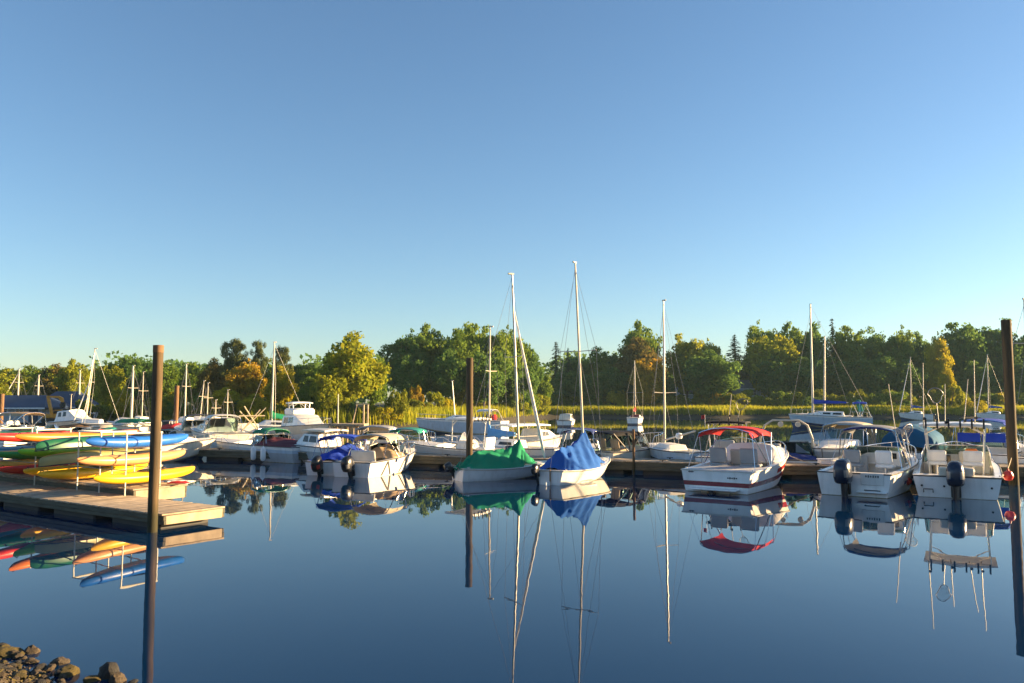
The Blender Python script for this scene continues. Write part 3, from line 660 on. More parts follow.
# ------------------------------------------------------------------ kayak rack and kayaks
B0 = K0 + V*1.95 + U*1.05
B0 = Vector((gx(130, 20.4), 20.4, 0)); ZD = .525
def KP(t, v, z): return B0 + U*t + V*v + Vector((0, 0, z))
rk = thing('kayak_rack', 'pale pipe kayak rack with three levels standing on the float', 'rack', B0)
LV = (.60, 1.02, 1.50); KA = rad(90-21); KD = Vector((cos(KA), sin(KA), 0))
for t in (0, 1.2, 2.3, 4.6, 6.9, 9.2):
    for v in (0, .95):
        q = MB(); p = KP(t, v, ZD if v else .35)-B0; q.tube([p, p+Vector((0, 0, 1.93-p.z))], .019, 'pvc', 8); q.build('post', rk)
    q = MB(); q.tube([KP(t, -.03, 1.93)-B0, KP(t, .98, 1.93)-B0], .024, 'pvc', 8); q.build('crossbar', rk)
for v in (0, .95):
    for z in LV:
        q = MB(); q.tube([KP(-.03, v, z-.03)-B0, KP(9.25, v, z-.03)-B0], .013, 'weathered planks', 8); q.build('shelf_rail', rk)
    q = MB(); q.tube([KP(1.2, v, 1.93)-B0, KP(2.3, v, 1.93)-B0], .022, 'pvc', 8); q.build('top_rail', rk)
def kayak(t, L, z, mt, label, w=.32, hd=.12, hb=.17, flip=False, canoe=False, rock=.08, yaw=0., open_=True, cat=None, mid=None):
    ang = KA + rad(yaw); c = KP(t, -.8, z) + Vector((cos(ang), sin(ang), 0))*L/2; ct = cat or ('canoe' if canoe else 'kayak')
    o = thing(ct, label, ct, c, ang); n = 26; rows = []
    S = [(1-cos(pi*i/n))/2 for i in range(n+1)]
    wid = lambda s: max(.012, w*(max(0, 1-abs(2*s-1)**2.6))**.7)
    if not canoe:
        for s in S:
            ww = wid(s); rk_ = rock*abs(2*s-1)**3; k = (ww/w)**.5; row = []
            for j in range(16):
                a = 2*pi*j/16; ca, sa = cos(a), sin(a); zz = hd*k*abs(sa)**1.1 if sa > 0 else -hb*k*abs(sa)**.75
                row.append((L*(s-.5), ww*(abs(ca)**.8)*(1 if ca > 0 else -1), (zz+rk_)*(-1 if flip else 1)))
            rows.append(row)
        q = MB(); q.grid(rows, mt, True, True); hull = q.build('hull', o, smooth=50)
        if open_ and not flip:
            cm = MB(); ring = [(.12+.42*cos(a), .22*sin(a), hd+.02+.02*cos(a)) for a in [2*pi*i/20 for i in range(21)]]; cm.tube(ring, .02, 'black plastic', 6, False); cm.add(ring[:-1], [tuple(range(20))], 'rubber'); cm.build('cockpit_rim', o)
            h = MB(); h.box((-L*.30, 0, hd*.82), (.3, .22, .03), 'black plastic', bev=.012); h.build('hatch', o); h = MB(); zc = hd*.97
            for xa, xb in ((.62, 1.0), (1.0, .62), (-.62, -.9), (-.9, -.62)): h.tube([(xa, -.17, zc-.03), ((xa+xb)/2, 0, zc+.015), (xb, .17, zc-.03)], .006, 'black plastic', 4)
            h.build('deck_cord', o)
            for sx in (-1, 1):
                e = MB(); X = sx*L*.47; zt = rock*.8+.05; e.tube([(X-.06, 0, zt), (X, .0, zt+.05), (X+.06, 0, zt)], .012, 'black plastic', 5); e.build('grab_handle', o)
    else:
        q = MB()
        for th in (0, -.014):
            rows = []
            for s in S:
                ww = wid(s)+th; rk_ = .06*abs(2*s-1)**4; dep = hb*2+th; row = []
                for j in range(13):
                    a = pi*j/12; ca, sa = cos(a), sin(a); zz = -dep*abs(sa)**.6*min(1, (max(.01, ww)/w)**.3); row.append((L*(s-.5), max(.008, ww)*(abs(ca)**.7)*(1 if ca > 0 else -1), -(zz + rk_*(1-abs(sa)) )*1.))
                rows.append(row)
            q.grid(rows, mt)
        q.build('hull', o, smooth=50)
        g = MB()
        for sg in (-1, 1): g.tube([(L*(s-.5), sg*wid(s), -.06*abs(2*s-1)**4) for s in S], .016, 'black plastic', 6)
        g.build('gunwale', o)
        th_ = MB()
        for s in (.35, .65): th_.box((L*(s-.5), 0, -.0+.01), (.06, wid(s)*1.96, .025), 'teak', bev=.008)
        th_.build('thwart', o)
    return o
kayak(.45, 3.4, LV[2]+.18, 'blue plastic', 'bright blue kayak on the top level of the rack', hd=.15, hb=.175, yaw=-1)
kayak(2.95, 4.0, LV[2]-.02, 'forest plastic', 'dark green upturned canoe on the top level left of the bright blue kayak', canoe=True, hb=.14, w=.40, yaw=1)
kayak(4.1, 4.4, LV[2]+.22, 'orange plastic', 'long orange sea kayak on the top level behind the dark green canoe', hb=.175, yaw=2)
kayak(5.9, 4.2, LV[2]+.19, 'red plastic', 'red kayak on the top level left of the orange sea kayak', hb=.175, yaw=1)
kayak(7.4, 4.2, LV[1]+.2, 'red plastic', 'dull red kayak on the middle level at the far end of the rack')
kayak(7.6, 4.2, LV[0]+.2, 'orange plastic', 'orange kayak on the lowest level at the far end of the rack')
kayak(7.8, 4.0, LV[2]+.19, 'forest plastic', 'dark green kayak on the top level at the far end of the rack', hb=.175)
kayak(.85, 3.7, LV[1]+.18, 'peach plastic', 'peach coloured kayak on the middle level below the bright blue kayak', hd=.13, hb=.175)
kayak(2.75, 4.0, LV[1]+.05, 'olive plastic', 'olive tan upturned canoe on the middle level', canoe=True, hb=.14, w=.38, yaw=1)
kayak(3.9, 3.9, LV[1]+.30, 'lime plastic', 'bright lime green kayak behind the olive canoe', yaw=2)
kayak(5.3, 4.0, LV[1]+.18, 'green plastic', 'mid green kayak on the middle level left of the lime kayak', hb=.175)
kayak(6.5, 4.2, LV[1]+.24, 'cyan plastic', 'pale turquoise kayak behind the mid green kayak')
kayak(.02, 3.4, LV[0]+.19, 'yellow plastic', 'bright yellow kayak on the lowest level with its tip hanging past the float end', hb=.175)
kayak(2.75, 3.7, LV[0]+.16, 'yellow plastic', 'plain yellow kayak on the lowest level below the olive canoe', hb=.175, w=.34)
kayak(3.55, 4.0, LV[0]+.20, 'yellow plastic', 'longer yellow kayak on the lowest level below the lime kayak', hb=.175, yaw=2)
kayak(5.0, 4.3, LV[0]+.18, 'red plastic', 'scarlet kayak on the lowest level below the mid green kayak', hb=.175)
kayak(6.3, 4.2, LV[0]+.24, 'paleyellow plastic', 'golden yellow kayak behind the scarlet kayak', hb=.175, yaw=1)

# ------------------------------------------------------------------ boats on the near side of the dock
SB = ('sailboat', 'sailboat'); MO = ('motorboat', 'motorboat')
# red-topped bowrider
b = Boat('motorboat', 'white motorboat with a maroon stripe under a red bimini top', 'motorboat', (713, 24.3), (770, 28.7), 2.3, .66, 1.12, bands=[(0, 'white gelcoat'), (.34, 'maroon gelcoat'), (.53, 'white gelcoat')], rim=.14, cock=(.26, .62), sole=.22, rake=.7, bs=.95, sm=.4, crown=.12, gun='white gelcoat', rub='light rub rail')
b.strip('side_stripe', 'red gelcoat', .45, .93, .62, .80, -1); b.strip('side_stripe', 'red gelcoat', .45, .93, .62, .80, 1)
b.bimini(.8, 2.7, 1.80, 1.75, 'red', crown=.17)
b.seat(1.75, -.5, .66, .6, 'grey vinyl', bh=.5); b.seat(1.75, .5, .66, .6, 'grey vinyl', bh=.5); b.seat(2.15, 0, .6, .5, 'grey vinyl', bh=.5, name='engine_hatch', ped=False); b.seat(.95, 0, .52, 1.6, 'white canvas', ped=False, name='sun_pad', back=False)
b.cabin([(2.6, .02), (3.1, .52), (3.5, .46), (4.8, .14), (5.2, .01)], wf=.99, col='white canvas', top='white canvas', name='bow_cover', taper=.62)
q = MB(); q.box((-.2, 0, .12), (.42, 1.5, .05), 'white gelcoat', bev=.02); b.P('swim_platform', q)
q = MB(); q.box((-.02, 0, .02), (.06, .9, .24), 'cream gelcoat', bev=.02); q.lathe([(.07, -.08), (.13, -.02), (.10, .03), (.02, .05)], 'black plastic', 12, (-.14, .08, .0), 'x'); b.P('sterndrive', q)
for y, z, wd in ((.78, .60, .16), (-.52, .46, .30)):
    for k in range(5): q = MB(); q.box((-.009, y-(k-2)*wd/4.6, z), (.008, wd/7, .035+.02*(k % 2)), 'rub rail'); b.P('transom_marking', q, b.hull)
b.cleats(); b.rail(.66, .99, .2); NB = b
# stern-on walkaround, blue-edged bimini
b = Boat('motorboat', 'white walkaround outboard boat with a navy edged bimini', 'motorboat', (849, 23.35), (893, 27.6), 2.2, .68, 1.02, bands=[(0, 'white gelcoat')], rim=.17, cock=(.05, .55), sole=.26, bottom='sky gelcoat', rake=.55, crown=.1)
b.strip('bow_stripe', 'royal gelcoat', .30, .58, .0, .55, -1); b.strip('bow_stripe', 'red gelcoat', .62, .9, .1, .8, -1); b.strip('bow_stripe', 'royal gelcoat', .30, .58, .0, .55, 1)
b.bimini(1.7, 3.1, 1.90, 1.6, 'grey', crown=.12, edge='navy', val=.12)
b.outboard(.18, 1.15, 4, z0=.38)
b.windshield(2.95, .46, .3, w=.8)
b.cabin([(2.85, .02), (2.9, .52), (3.6, .40), (4.6, .12), (4.8, .01)], wf=.68, win=[(3.05, 3.7, .3, .75)])
b.seat(1.9, .45, .72, .5, 'grey vinyl'); b.seat(1.9, -.45, .72, .5, 'white gelcoat')
q = MB(); q.box((2.72, -.42, .95), (.3, .7, .5), 'white gelcoat', bev=.05); q.box((2.56, -.42, 1.05), (.012, .4, .18), 'window dark', bev=.004); b.P('dashboard', q)
q = MB(); q.box((2.74, .52, .62), (.05, .5, .8), 'grey gelcoat', bev=.02); b.P('cabin_door', q)
q = MB(); q.box((-.012, -.52, .52), (.024, .62, .34), 'liner', bev=.01); q.box((-.10, -.52, .16), (.22, .8, .05), 'white gelcoat', bev=.02); q.tube([(-.02, -.72, .2), (-.18, -.72, .22), (-.18, -.34, .22), (-.02, -.34, .2)], .016, 'black plastic', 6); b.P('swim_platform', q)
for k in range(6): q = MB(); q.box((-.03, -.36-k*.065, .60-.0*k), (.006, .035, .05+.015*(k % 2)), 'rub rail'); b.P('transom_marking', q, b.hull)
b.rail(.6, .99, .32); b.cleats(); WB = b
# stern-on centre console with hard top
b = Boat('motorboat', 'white outboard fishing boat under a white hardtop with rod holders', 'motorboat', (951, 22.85), (952, 27.6), 2.3, .62, 1.05, bands=[(0, 'white gelcoat')], rim=.17, cock=(.09, .6), sole=.26, rake=.55, crown=.1, bs=.96)
b.ttop(1.1, 2.75, 2.08, 1.9, 'white gelcoat', braces=True, holders=6)
b.outboard(.02, 1.15, 0, z0=.36)
b.windshield(2.95, .55, .35, w=.8, frame='aluminium')
b.cabin([(2.85, .02), (2.9, .45), (3.6, .36), (4.6, .12), (4.8, .01)], wf=.7, win=[(3.05, 3.7, .3, .75)])
b.seat(2.0, .52, .80, .55, 'white gelcoat', bh=.34); b.seat(2.0, -.45, .80, .55, 'white gelcoat', bh=.34)
q = MB(); q.box((2.3, -.42, 1.2), (.14, .36, .2), 'orange plastic', bev=.05); b.P('life_jacket', q)
q = MB(); q.box((2.78, .45, .66), (.05, .6, .8), 'window dark', bev=.01); b.P('cabin_door', q)
q = MB(); q.box((2.72, -.5, .85), (.3, .85, .7), 'cream gelcoat', bev=.05); b.P('dashboard', q)
q = MB(); q.box((.14, 0, .74), (.2, .9, .26), 'cream gelcoat', bev=.04); b.P('engine_well', q)
for y in (.72,): q = MB(); q.tube([(-.01, y-.12, .14), (-.06, y-.12, .24), (-.06, y+.12, .24), (-.01, y+.12, .14)], .014, 'black plastic', 6); b.P('boarding_step', q)
for y in (.35, -.95, .98): q = MB(); q.lathe([(.03, -.012), (.03, .008)], 'black plastic', 10, (-.01, y*.9, .33), 'x'); b.P('through_hull_fitting', q)
b.rail(.62, .99, .3); b.cleats(); TB = b
P_ = TB.W(1.5, -1.32, .58); fender(P_, 'round red buoy hanging at the side of the hardtop fishing boat', .14, .30, 'red plastic', 'buoy', cat='buoy')
fender(TB.W(1.0, 1.30, .34), 'small red float between the two outboard boats', .11, .24, 'red plastic', 'buoy', cat='buoy')
TP = lambda x, y, z: TB.W(x, y, z)
for px0, py0, px1, py1, lb in ((923.5, 424, 923, 363, 'fishing rod at the port corner of the white hardtop'), (945, 425, 945, 384, 'thin upright fishing rod in the middle of the white hardtop'),
                             (963.5, 424, 968, 379, 'short slanted fishing rod on the white hardtop'), (975, 424, 974, 360, 'tall upright fishing rod near the starboard corner of the white hardtop')):
    rod(aty(px0, py0+3, 23.95), aty(px1, py1, 23.9), lb)
rod(aty(897, 441, 24.6), aty(888.5, 384, 24.4), 'long leaning fishing rod at the stern quarter of the navy edged bimini')
def net(p, q, r, label, tilt=0):
    p, q = Vector(p), Vector(q); o = thing('landing_net', label, 'landing net', p); dv = (q-p).normalized(); sd = Vector((cos(tilt), sin(tilt), 0)); h = MB(); h.tube([(0, 0, 0), q-p], .010, 'wire', 6); h.build('handle', o)
    c = q-p; ring = [c + dv*(r*1.05*(1-cos(a))) + sd*(r*sin(a)*(1.1 if cos(a) < 0 else .8)) for a in [2*pi*i/22 for i in range(23)]]; g = MB(); g.tube(ring, .009, 'wire', 6); g.build('hoop', o)
    bag = MB(); nrm = dv.cross(sd); rows = []
    for k in range(6):
        t = k/5; cc = c+dv*r*(1-.5*t); rows.append([cc + (rp-(c+dv*r))*(1-t*.75) + nrm*(.35*r*t) - Vector((0, 0, .5*r*t)) for rp in ring[:-1]])
    bag.grid(rows, 'net mesh', True); bag.build('mesh_bag', o, smooth=180)
net(aty(939.5, 428, 24.2), aty(936.5, 403, 24.2), .22, 'landing net with a triangular hoop standing above the white hardtop')
net(aty(901, 452, 26.5), aty(904.5, 440, 26.5), .26, 'landing net leaning at the bow of the navy edged bimini boat', .5)
# blue tarped sailboat
b = Boat(*SB[:1], 'small white sailboat under a bright blue boom tent', 'sailboat', (549, 26.6), (603, 30.3), 1.72, .48, .66, bs=.58, sm=.42, p=2.0, q=.85, draft=.35, rake=.45, chine=.72, bottom='pale blue gelcoat', bands=[(0, 'white gelcoat'), (.9, 'cream gelcoat')], cock=(.1, .5), dip=.06, rub='light rub rail')
HM = 2.62
b.cover([(.30, .55, .98), (.62, 1.12, 1), (1.0, 1.19, 1), (1.7, 1.24, 1), (2.2, 1.38, .98), (2.5, 1.62, .85), (2.62, 1.82, .62), (2.75, 1.62, .7), (3.1, .95, .85), (3.45, .66, .8)], 'blue', power=.9, seed=2, wr=.06)
b.mast(HM, .5, 7.75, lean=(-.38, .12), r=.047, spread=(.56, .72), bow=4.6)
b.outboard(.42, .55, 22, 'black plastic', z0=.36); b.cleats()
q = MB(); q.box((-.05, -.05, .1), (.04, .04, .8), 'teak', bev=.01); q.box((-.2, -.05, -.1), (.3, .03, .45), 'white gelcoat', bev=.01); b.P('rudder', q)
HB = b
# green tarped sailboat
b = Boat('sailboat', 'small white sailboat under a wrinkled green boom tent', 'sailboat', (458, 28.0), (547, 29.9), 1.62, .45, .56, bs=.6, sm=.42, p=2.0, q=.85, draft=.35, rake=.4, chine=.72, bands=[(0, 'white gelcoat'), (.88, 'cream gelcoat')], cock=(.1, .5), dip=.06, rub='light rub rail')
GM = 2.52
b.cover([(-.06, .40, .8), (.35, .72, 1), (.72, 1.0, 1), (1.3, 1.02, 1), (1.9, 1.05, 1), (2.25, 1.12, .95), (2.45, 1.33, .7), (GM, 1.44, .5), (2.62, 1.22, .6), (2.85, .82, .8), (3.15, .58, .7)], 'green', seed=5, wr=.07)
b.mast(GM, .5, hz(273, 29.1), lean=(-.22, .15), r=.045, spread=(.56, .62), furl=.83, bow=3.62)
b.outboard(.25, .5, 30, 'black plastic', z0=.34); b.cleats(); GB = b
# chevron boat
b = Boat('motorboat', 'white outboard boat with dark chevrons on its side and a beige bimini', 'motorboat', (353, 29.2), (409, 33.0), 1.75, .56, .82, cock=(.05, .62), sole=.2, rake=.5, rim=.1)
for x0 in (.20, .52):
    q = MB()
    for (xa, fa, xb, fb_) in ((x0, .12, x0+.075, .92), (x0+.075, .92, x0+.15, .12)):
        for e in (0,):
            n_ = 6; q.grid([[b.surf(xa+(xb-xa)*i/n_ + w_, fa+(fb_-fa)*i/n_, -1, o_) for w_, o_ in ((-.014, .006), (.014, .006), (.014, -.004), (-.014, -.004))] for i in range(n_+1)], 'rub rail', True, True)
    q.build('chevron_stripe', b.hull)
b.strip('side_stripe', 'navy gelcoat', .40, .44, .05, .95, -1)
b.bimini(1.25, 2.9, 1.42, 1.5, 'beige', crown=.14); b.cover([(1.5, .62, .95), (1.9, 1.0, .95), (2.5, 1.1, .92), (2.95, .98, .9), (3.3, .80, .8)], 'tan', seed=8, drop=.02, name='cockpit_cover', power=.6)
b.windshield(3.0, .36, .3); b.rail(.66, .99, .25); b.outboard(-.08, .9, 18, 'black plastic'); b.seat(1.0, 0, .4, 1.1, ped=False, name='bench_seat'); b.cleats(); DB = b
# blue canvas runabout
b = Boat('motorboat', 'small white outboard boat draped in royal blue canvas with a blue bimini', 'motorboat', (327, 30.0), (362, 33.6), 1.7, .52, .74, cock=(.05, .6), sole=.2, rake=.4)
b.cover([(.25, .60, .98), (.7, .86, 1), (1.4, .98, 1), (2.2, 1.12, .97), (2.6, 1.05, .95), (3.1, .82, .9)], 'royal', seed=12)
b.bimini(.9, 2.5, 1.36, 1.45, 'royal', crown=.12); b.outboard(.15, .9, 25, 'black plastic', 'red decal'); b.rail(.68, .99, .2); b.cleats()

# ------------------------------------------------------------------ boats behind the dock
b = Boat('motorboat', 'white centre console boat, hull coloured shade grey, with a white hardtop behind the tall brown pile', 'motorboat', (505, 33.9), (414, 36.6), 1.9, .72, .95, cock=(.06, .62), sole=.25, bands=[(0, 'grey gelcoat'), (.9, 'white gelcoat')])  # white hull coloured grey to carry the shade on its near side
b.console(1.9); b.ttop(1.2, 2.6, 2.05, 1.5); b.seat(1.0, 0, .7, .8, 'white gelcoat'); b.seat(3.0, .0, .6, .6, 'white gelcoat', back=False, name='bow_cushion'); b.rail(.66, .99, .25); b.outboard(0, .8, 0)
b = Boat('sailboat', 'white sailboat with a blue sail cover beside the tall brown pile', 'sailboat', (560, 35.6), (452, 38.6), 1.9, .7, .85, bs=.6, sm=.45, p=2.0, q=.85, cock=(.08, .4), bands=[(0, 'white gelcoat')], dip=.05, chine=.75)
b.cabin([(2.0, .02), (2.05, .32), (3.0, .34), (3.6, .1), (3.7, .01)], wf=.62, win=[(2.2, 2.9, .35, .75)]); b.mast(3.75, .8, hz(327, 37.4), lean=(-.05, 0), spread=(.62, .5), boom=(1.5, 1.15, .12), cov='sky', r=.045); b.rail(.75, .99, .3)
b = Boat('motorboat', 'cream cabin boat with a long pale rail frame behind the green tarped sailboat', 'motorboat', (497, 40.5), (556, 43.5), 2.1, .72, .95, bands=[(0, 'white gelcoat'), (.5, 'cream gelcoat')], cock=(.05, .5), sole=.25)
b.cabin([(2.3, .02), (2.4, .55), (3.3, .42), (4.0, .08)], wf=.72, win=[(2.6, 3.2, .3, .75)]); b.ttop(.3, 3.1, 1.6, 1.6, 'white gelcoat', 'painted spar', holders=0)
b = Boat('motorboat', 'motorboat under a blue bimini behind the blue tarped sailboat', 'motorboat', (573, 32.2), (592, 36.4), 1.8, .6, .85, cock=(.05, .6))
b.bimini(.7, 2.0, 1.58, 1.35, 'navy', crown=.1); b.cover([(.9, .7, .95), (1.0, 1.22, .6), (1.5, 1.24, .6), (1.6, .8, .9)], 'royal', name='console_cover'); b.rail(.66, .99, .2)
b = Boat('motorboat', 'cream bowrider with a black framed canvas enclosure on the far dock side', 'motorboat', (597, 33.0), (655, 35.0), 2.0, .72, .95, bands=[(0, 'grey gelcoat'), (.35, 'cream gelcoat')], cock=(.05, .62), sole=.25)
b.bimini(.1, 1.75, 1.5, 1.6, 'black', crown=.06, frame='black metal', pole=.028); b.windshield(2.3, .55, .4); b.seat(.8, .4, .7, .5, 'tan vinyl'); b.seat(.8, -.4, .7, .5, 'tan vinyl'); b.rail(.62, .99, .45, post=6)
b = Boat('sailboat', 'little white sailboat with a navy hull bottom and a rising bare boom', 'sailboat', (697, 31.3), (649, 34.4), 1.55, .78, .9, bs=.6, p=2., q=.85, cock=(.08, .45), bands=[(0, 'navy gelcoat'), (.55, 'pale blue gelcoat')], chine=.75, bottom='bottom paint')
b.cabin([(1.35, .02), (1.4, .2), (2.2, .22), (2.7, .05)], wf=.6); b.mast(2.3, .95, hz(300, 33.1), lean=(-.05, .0), r=.045, spread=(.36, .55), boom=(2.1, 1.18, .42))
q = MB(); q.lathe([(.02, -.13), (.12, -.1), (.15, 0), (.12, .1), (.02, .13)], 'white gelcoat', 14); o = top('buoy', q, 'white round float tied under the rising bare boom', 'buoy'); o.location = aty(679, 436, 32.6)
b = Boat('motorboat', 'grey and white console boat with a dark hardtop behind the red bimini', 'motorboat', (718, 29.9), (738, 34.5), 2.0, .68, .95, bands=[(0, 'grey gelcoat'), (.7, 'white gelcoat')], cock=(.05, .62), sole=.25)
b.console(2.0, .9); b.ttop(1.1, 2.7, 1.98, 1.55, 'black canvas', holders=4); b.seat(1.2, 0, .75, .8, 'grey vinyl'); b.rail(.66, .99, .25)
fl = thing('flag', 'tiny red flag on a staff at the dark hardtop', 'flag', aty(705, 421, 31)); q = MB(); q.tube([(0, 0, -.25), (0, 0, .25)], .009, 'aluminium', 6); q.build('staff', fl)
q = MB(); q.sheet([[(-.02-.0*i, .01*sin(6*j/5), .22-.26*i/4 - .0*j) if False else (-.13*j/5, .02*sin(7*j/5), .24-.14*i/4-.03*j/5) for j in range(6)] for i in range(5)], 'flag cloth', .004); q.build('cloth', fl)
rod(aty(729, 419, 31.3), aty(731.5, 394, 31.3), 'upright fishing rod on the dark hardtop'); net(aty(737, 421, 31.2), aty(740, 410, 31.2), .22, 'landing net standing on the dark hardtop')
b = Boat('motorboat', 'navy ski boat with a tall white wakeboard tower', 'motorboat', (787, 29.75), (780, 34.6), 2.1, .6, .8, bands=[(0, 'navy gelcoat'), (.75, 'pale blue gelcoat')], cock=(.05, .62), sole=.22, liner='grey gelcoat')
q = MB()
for xx in (1.9, 2.15): q.tube([(xx+.35, -1.0, .62), (xx+.1, -.98, 1.3), (xx, -.8, 1.82), (xx-.1, -.5, 2.02), (xx-.1, .5, 2.02), (xx, .8, 1.82), (xx+.1, .98, 1.3), (xx+.35, 1.0, .62)], .035, 'painted spar', 8)
q.tube([(1.86, 0, 2.02), (2.08, 0, 2.02)], .03, 'painted spar', 6); t_ = b.P('wakeboard_tower', q)
for y in (-.45, .2): q = MB(); q.lathe([(.04, -.12), (.1, -.1), (.11, .1), (.03, .12)], 'painted spar', 12, (1.95, y, 1.86), 'x'); b.P('tower_speaker', q, t_)
b.windshield(2.4, .45, .4, frame='black metal'); b.seat(1.4, .5, .6, .5, 'grey vinyl'); b.cover([(.05, .64, 1), (.4, .74, 1), (1.1, .8, 1), (1.5, .7, 1)], 'navy', over=1.0, drop=0, power=.4, name='stern_cover')
b = Boat('motorboat', 'white cuddy boat with a cream canvas enclosure and its bow over the dock', 'motorboat', (855, 34.6), (822, 30.6), 2.1, .85, 1.0, bands=[(0, 'grey gelcoat'), (.8, 'white gelcoat')], cock=(.05, .5), sole=.3, crown=.14)
b.cabin([(2.4, .02), (2.5, .35), (3.6, .25), (4.3, .04)], wf=.72); b.windshield(2.5, .65, .45, w=.75); b.bimini(.4, 2.2, 1.82, 1.7, 'beige', crown=.12); b.rail(.6, .99, .3)
q = MB(); q.grid([[(x, y, z) for y in (-.8, -.4, 0, .4, .8)] for x, z in ((.45, .95), (.42, 1.75))], 'beige canvas'); q.grid([[(x-.015, y, z) for y in (-.8, -.4, 0, .4, .8)] for x, z in ((.45, .95), (.42, 1.75))], 'beige canvas'); b.P('canvas_curtain', q)
b = Boat('motorboat', 'boat shrouded in deep blue canvas between the twin outboard boats', 'motorboat', (903, 32.2), (925, 36.8), 2.2, .75, 1.0, cock=(.05, .6))
b.cover([(.05, 1.0, 1), (.2, 1.7, .95), (1.2, 1.82, .95), (2.6, 1.8, .95), (3.2, 1.5, .9), (3.8, 1.2, .9), (4.6, 1.02, .9)], 'deep blue', seed=4, power=.25)
b = Boat('motorboat', 'white motorboat with a blue bimini and blue side curtains behind the white hardtop', 'motorboat', (972, 30.0), (1003, 34.4), 2.2, .8, 1.05, cock=(.05, .6), sole=.28, bands=[(0, 'white gelcoat')])
b.bimini(.8, 2.6, 1.98, 1.75, 'royal', crown=.13); b.windshield(2.9, .5, .35); b.rail(.6, .99, .35)
for y in (-.42, .42): q = MB(); q.box((.9, y, 1.38), (.02, .78, .34), 'royal canvas', bev=.005); b.P('canvas_curtain', q)
b = Boat('sailboat', 'white sailboat at the end of the dock past the thick dark pile', 'sailboat', (1021, 29.3), (1046, 32.8), 1.8, .7, .85, bs=.6, p=2, q=.85, cock=(.08, .45), chine=.75)
b.cabin([(1.6, .02), (1.65, .3), (2.6, .3), (3.2, .05)], wf=.62, win=[(1.8, 2.5, .35, .75)]); b.mast(1.0, .7, 6.6, lean=(-.05, 0), spread=(.72, .4), r=.04); b.rail(.0, .3, .5)
b = Boat('motorboat', 'white runabout with a maroon cover and green bimini along the far dock edge', 'motorboat', (310, 36.6), (216, 40.6), 2.0, .72, .92, bands=[(0, 'grey gelcoat'), (.62, 'pale blue gelcoat'), (.8, 'white gelcoat')], cock=(.05, .6))  # grey band paints shade onto the white hull, pale blue is its stripe
b.cover([(.2, .78, 1), (.7, .95, 1), (1.8, 1.08, 1), (2.3, 1.1, .98), (2.6, .98, .95)], 'maroon', seed=3, power=.55); b.bimini(2.1, 3.1, 1.42, 1.4, 'green', crown=.12); b.windshield(3.0, .4, .35); b.rail(.66, .99, .2)
b = Boat('motorboat', 'white cabin boat, hull coloured shade grey, with a cream hardtop along the far dock edge', 'motorboat', (352, 35.6), (283, 38.4), 1.9, .74, .92, bands=[(0, 'grey gelcoat'), (.72, 'white gelcoat')], cock=(.05, .45), sole=.3)  # shade on the white hull is put into the grey band
b.cabin([(1.3, .05), (1.4, .55), (2.4, .55), (2.9, .12)], wf=.75, win=[(1.5, 2.0, .3, .8), (2.05, 2.4, .3, .8)]); b.ttop(.9, 2.5, 1.5, 1.4, 'cream gelcoat', holders=0)
b = Boat('motorboat', 'cream motorboat with a beige bimini behind the chevron boat', 'motorboat', (372, 37.8), (398, 43), 2.0, .75, .95, bands=[(0, 'cream gelcoat')], cock=(.05, .6)); b.bimini(.3, 2.1, 1.52, 1.7, 'grey', crown=.12); b.windshield(2.4, .45, .35)
b = Boat('motorboat', 'white motorboat with a teal bimini behind the chevron boat', 'motorboat', (403, 37.5), (428, 42), 1.9, .75, .95, cock=(.05, .6)); b.bimini(.2, 1.9, 1.42, 1.5, 'teal', crown=.12); b.windshield(2.3, .5, .35); b.rail(.6, .99, .25)
b = Boat('motorboat', 'long white motorboat moored alone in the channel with a small bare mast', 'motorboat', (505, 70.0), (421, 72.5), 2.5, 1.15, 1.35, bands=[(0, 'pale blue gelcoat'), (.85, 'white gelcoat')], cock=(.05, .4), sole=.5, n=12)
b.cabin([(3.2, .02), (3.3, .35), (4.6, .4), (5.6, .05)], wf=.7, win=[(3.5, 4.4, .3, .8)]); b.mast(4.7, 1.3, hz(381, 71), lean=(.3, 0), r=.06, spread=None, stays=False)
b.bimini(.9, 2.3, 2.1, 1.8, 'white', crown=.1); b.rail(.5, .99, .35); q = MB(); q.box((1.0, 0, 1.45), (.4, .6, .5), 'red canvas', bev=.12); b.P('engine_cover', q)
b = Boat('motorboat', 'small white boat moored stern-on near the sunlit reeds', 'motorboat', (564, 91), (569, 96), 1.9, .7, .85, cock=None, n=10, bands=[(0, 'navy gelcoat'), (.3, 'white gelcoat')]); b.cabin([(.6, .03), (.8, .75), (2.2, .72), (2.9, .1)], wf=.8, top='cream gelcoat', win=[(1, 2, .3, .8)])
b = Boat('sailboat', 'small sailboat with a dark red sail cover moored stern-on near the reeds', 'sailboat', (632, 99), (637, 105.5), 2.0, .85, 1.0, bs=.7, cock=(.05, .4), n=10, bands=[(0, 'navy gelcoat'), (.25, 'white gelcoat')]); b.cabin([(2.6, .03), (2.7, .3), (4.4, .28), (5, .05)], wf=.65, top='maroon canvas'); b.mast(3.2, 1.1, hz(361, 102), r=.07, spread=(.42, 1.0), boom=(2.5, 1.75, .0), cov='red', wr=.01)
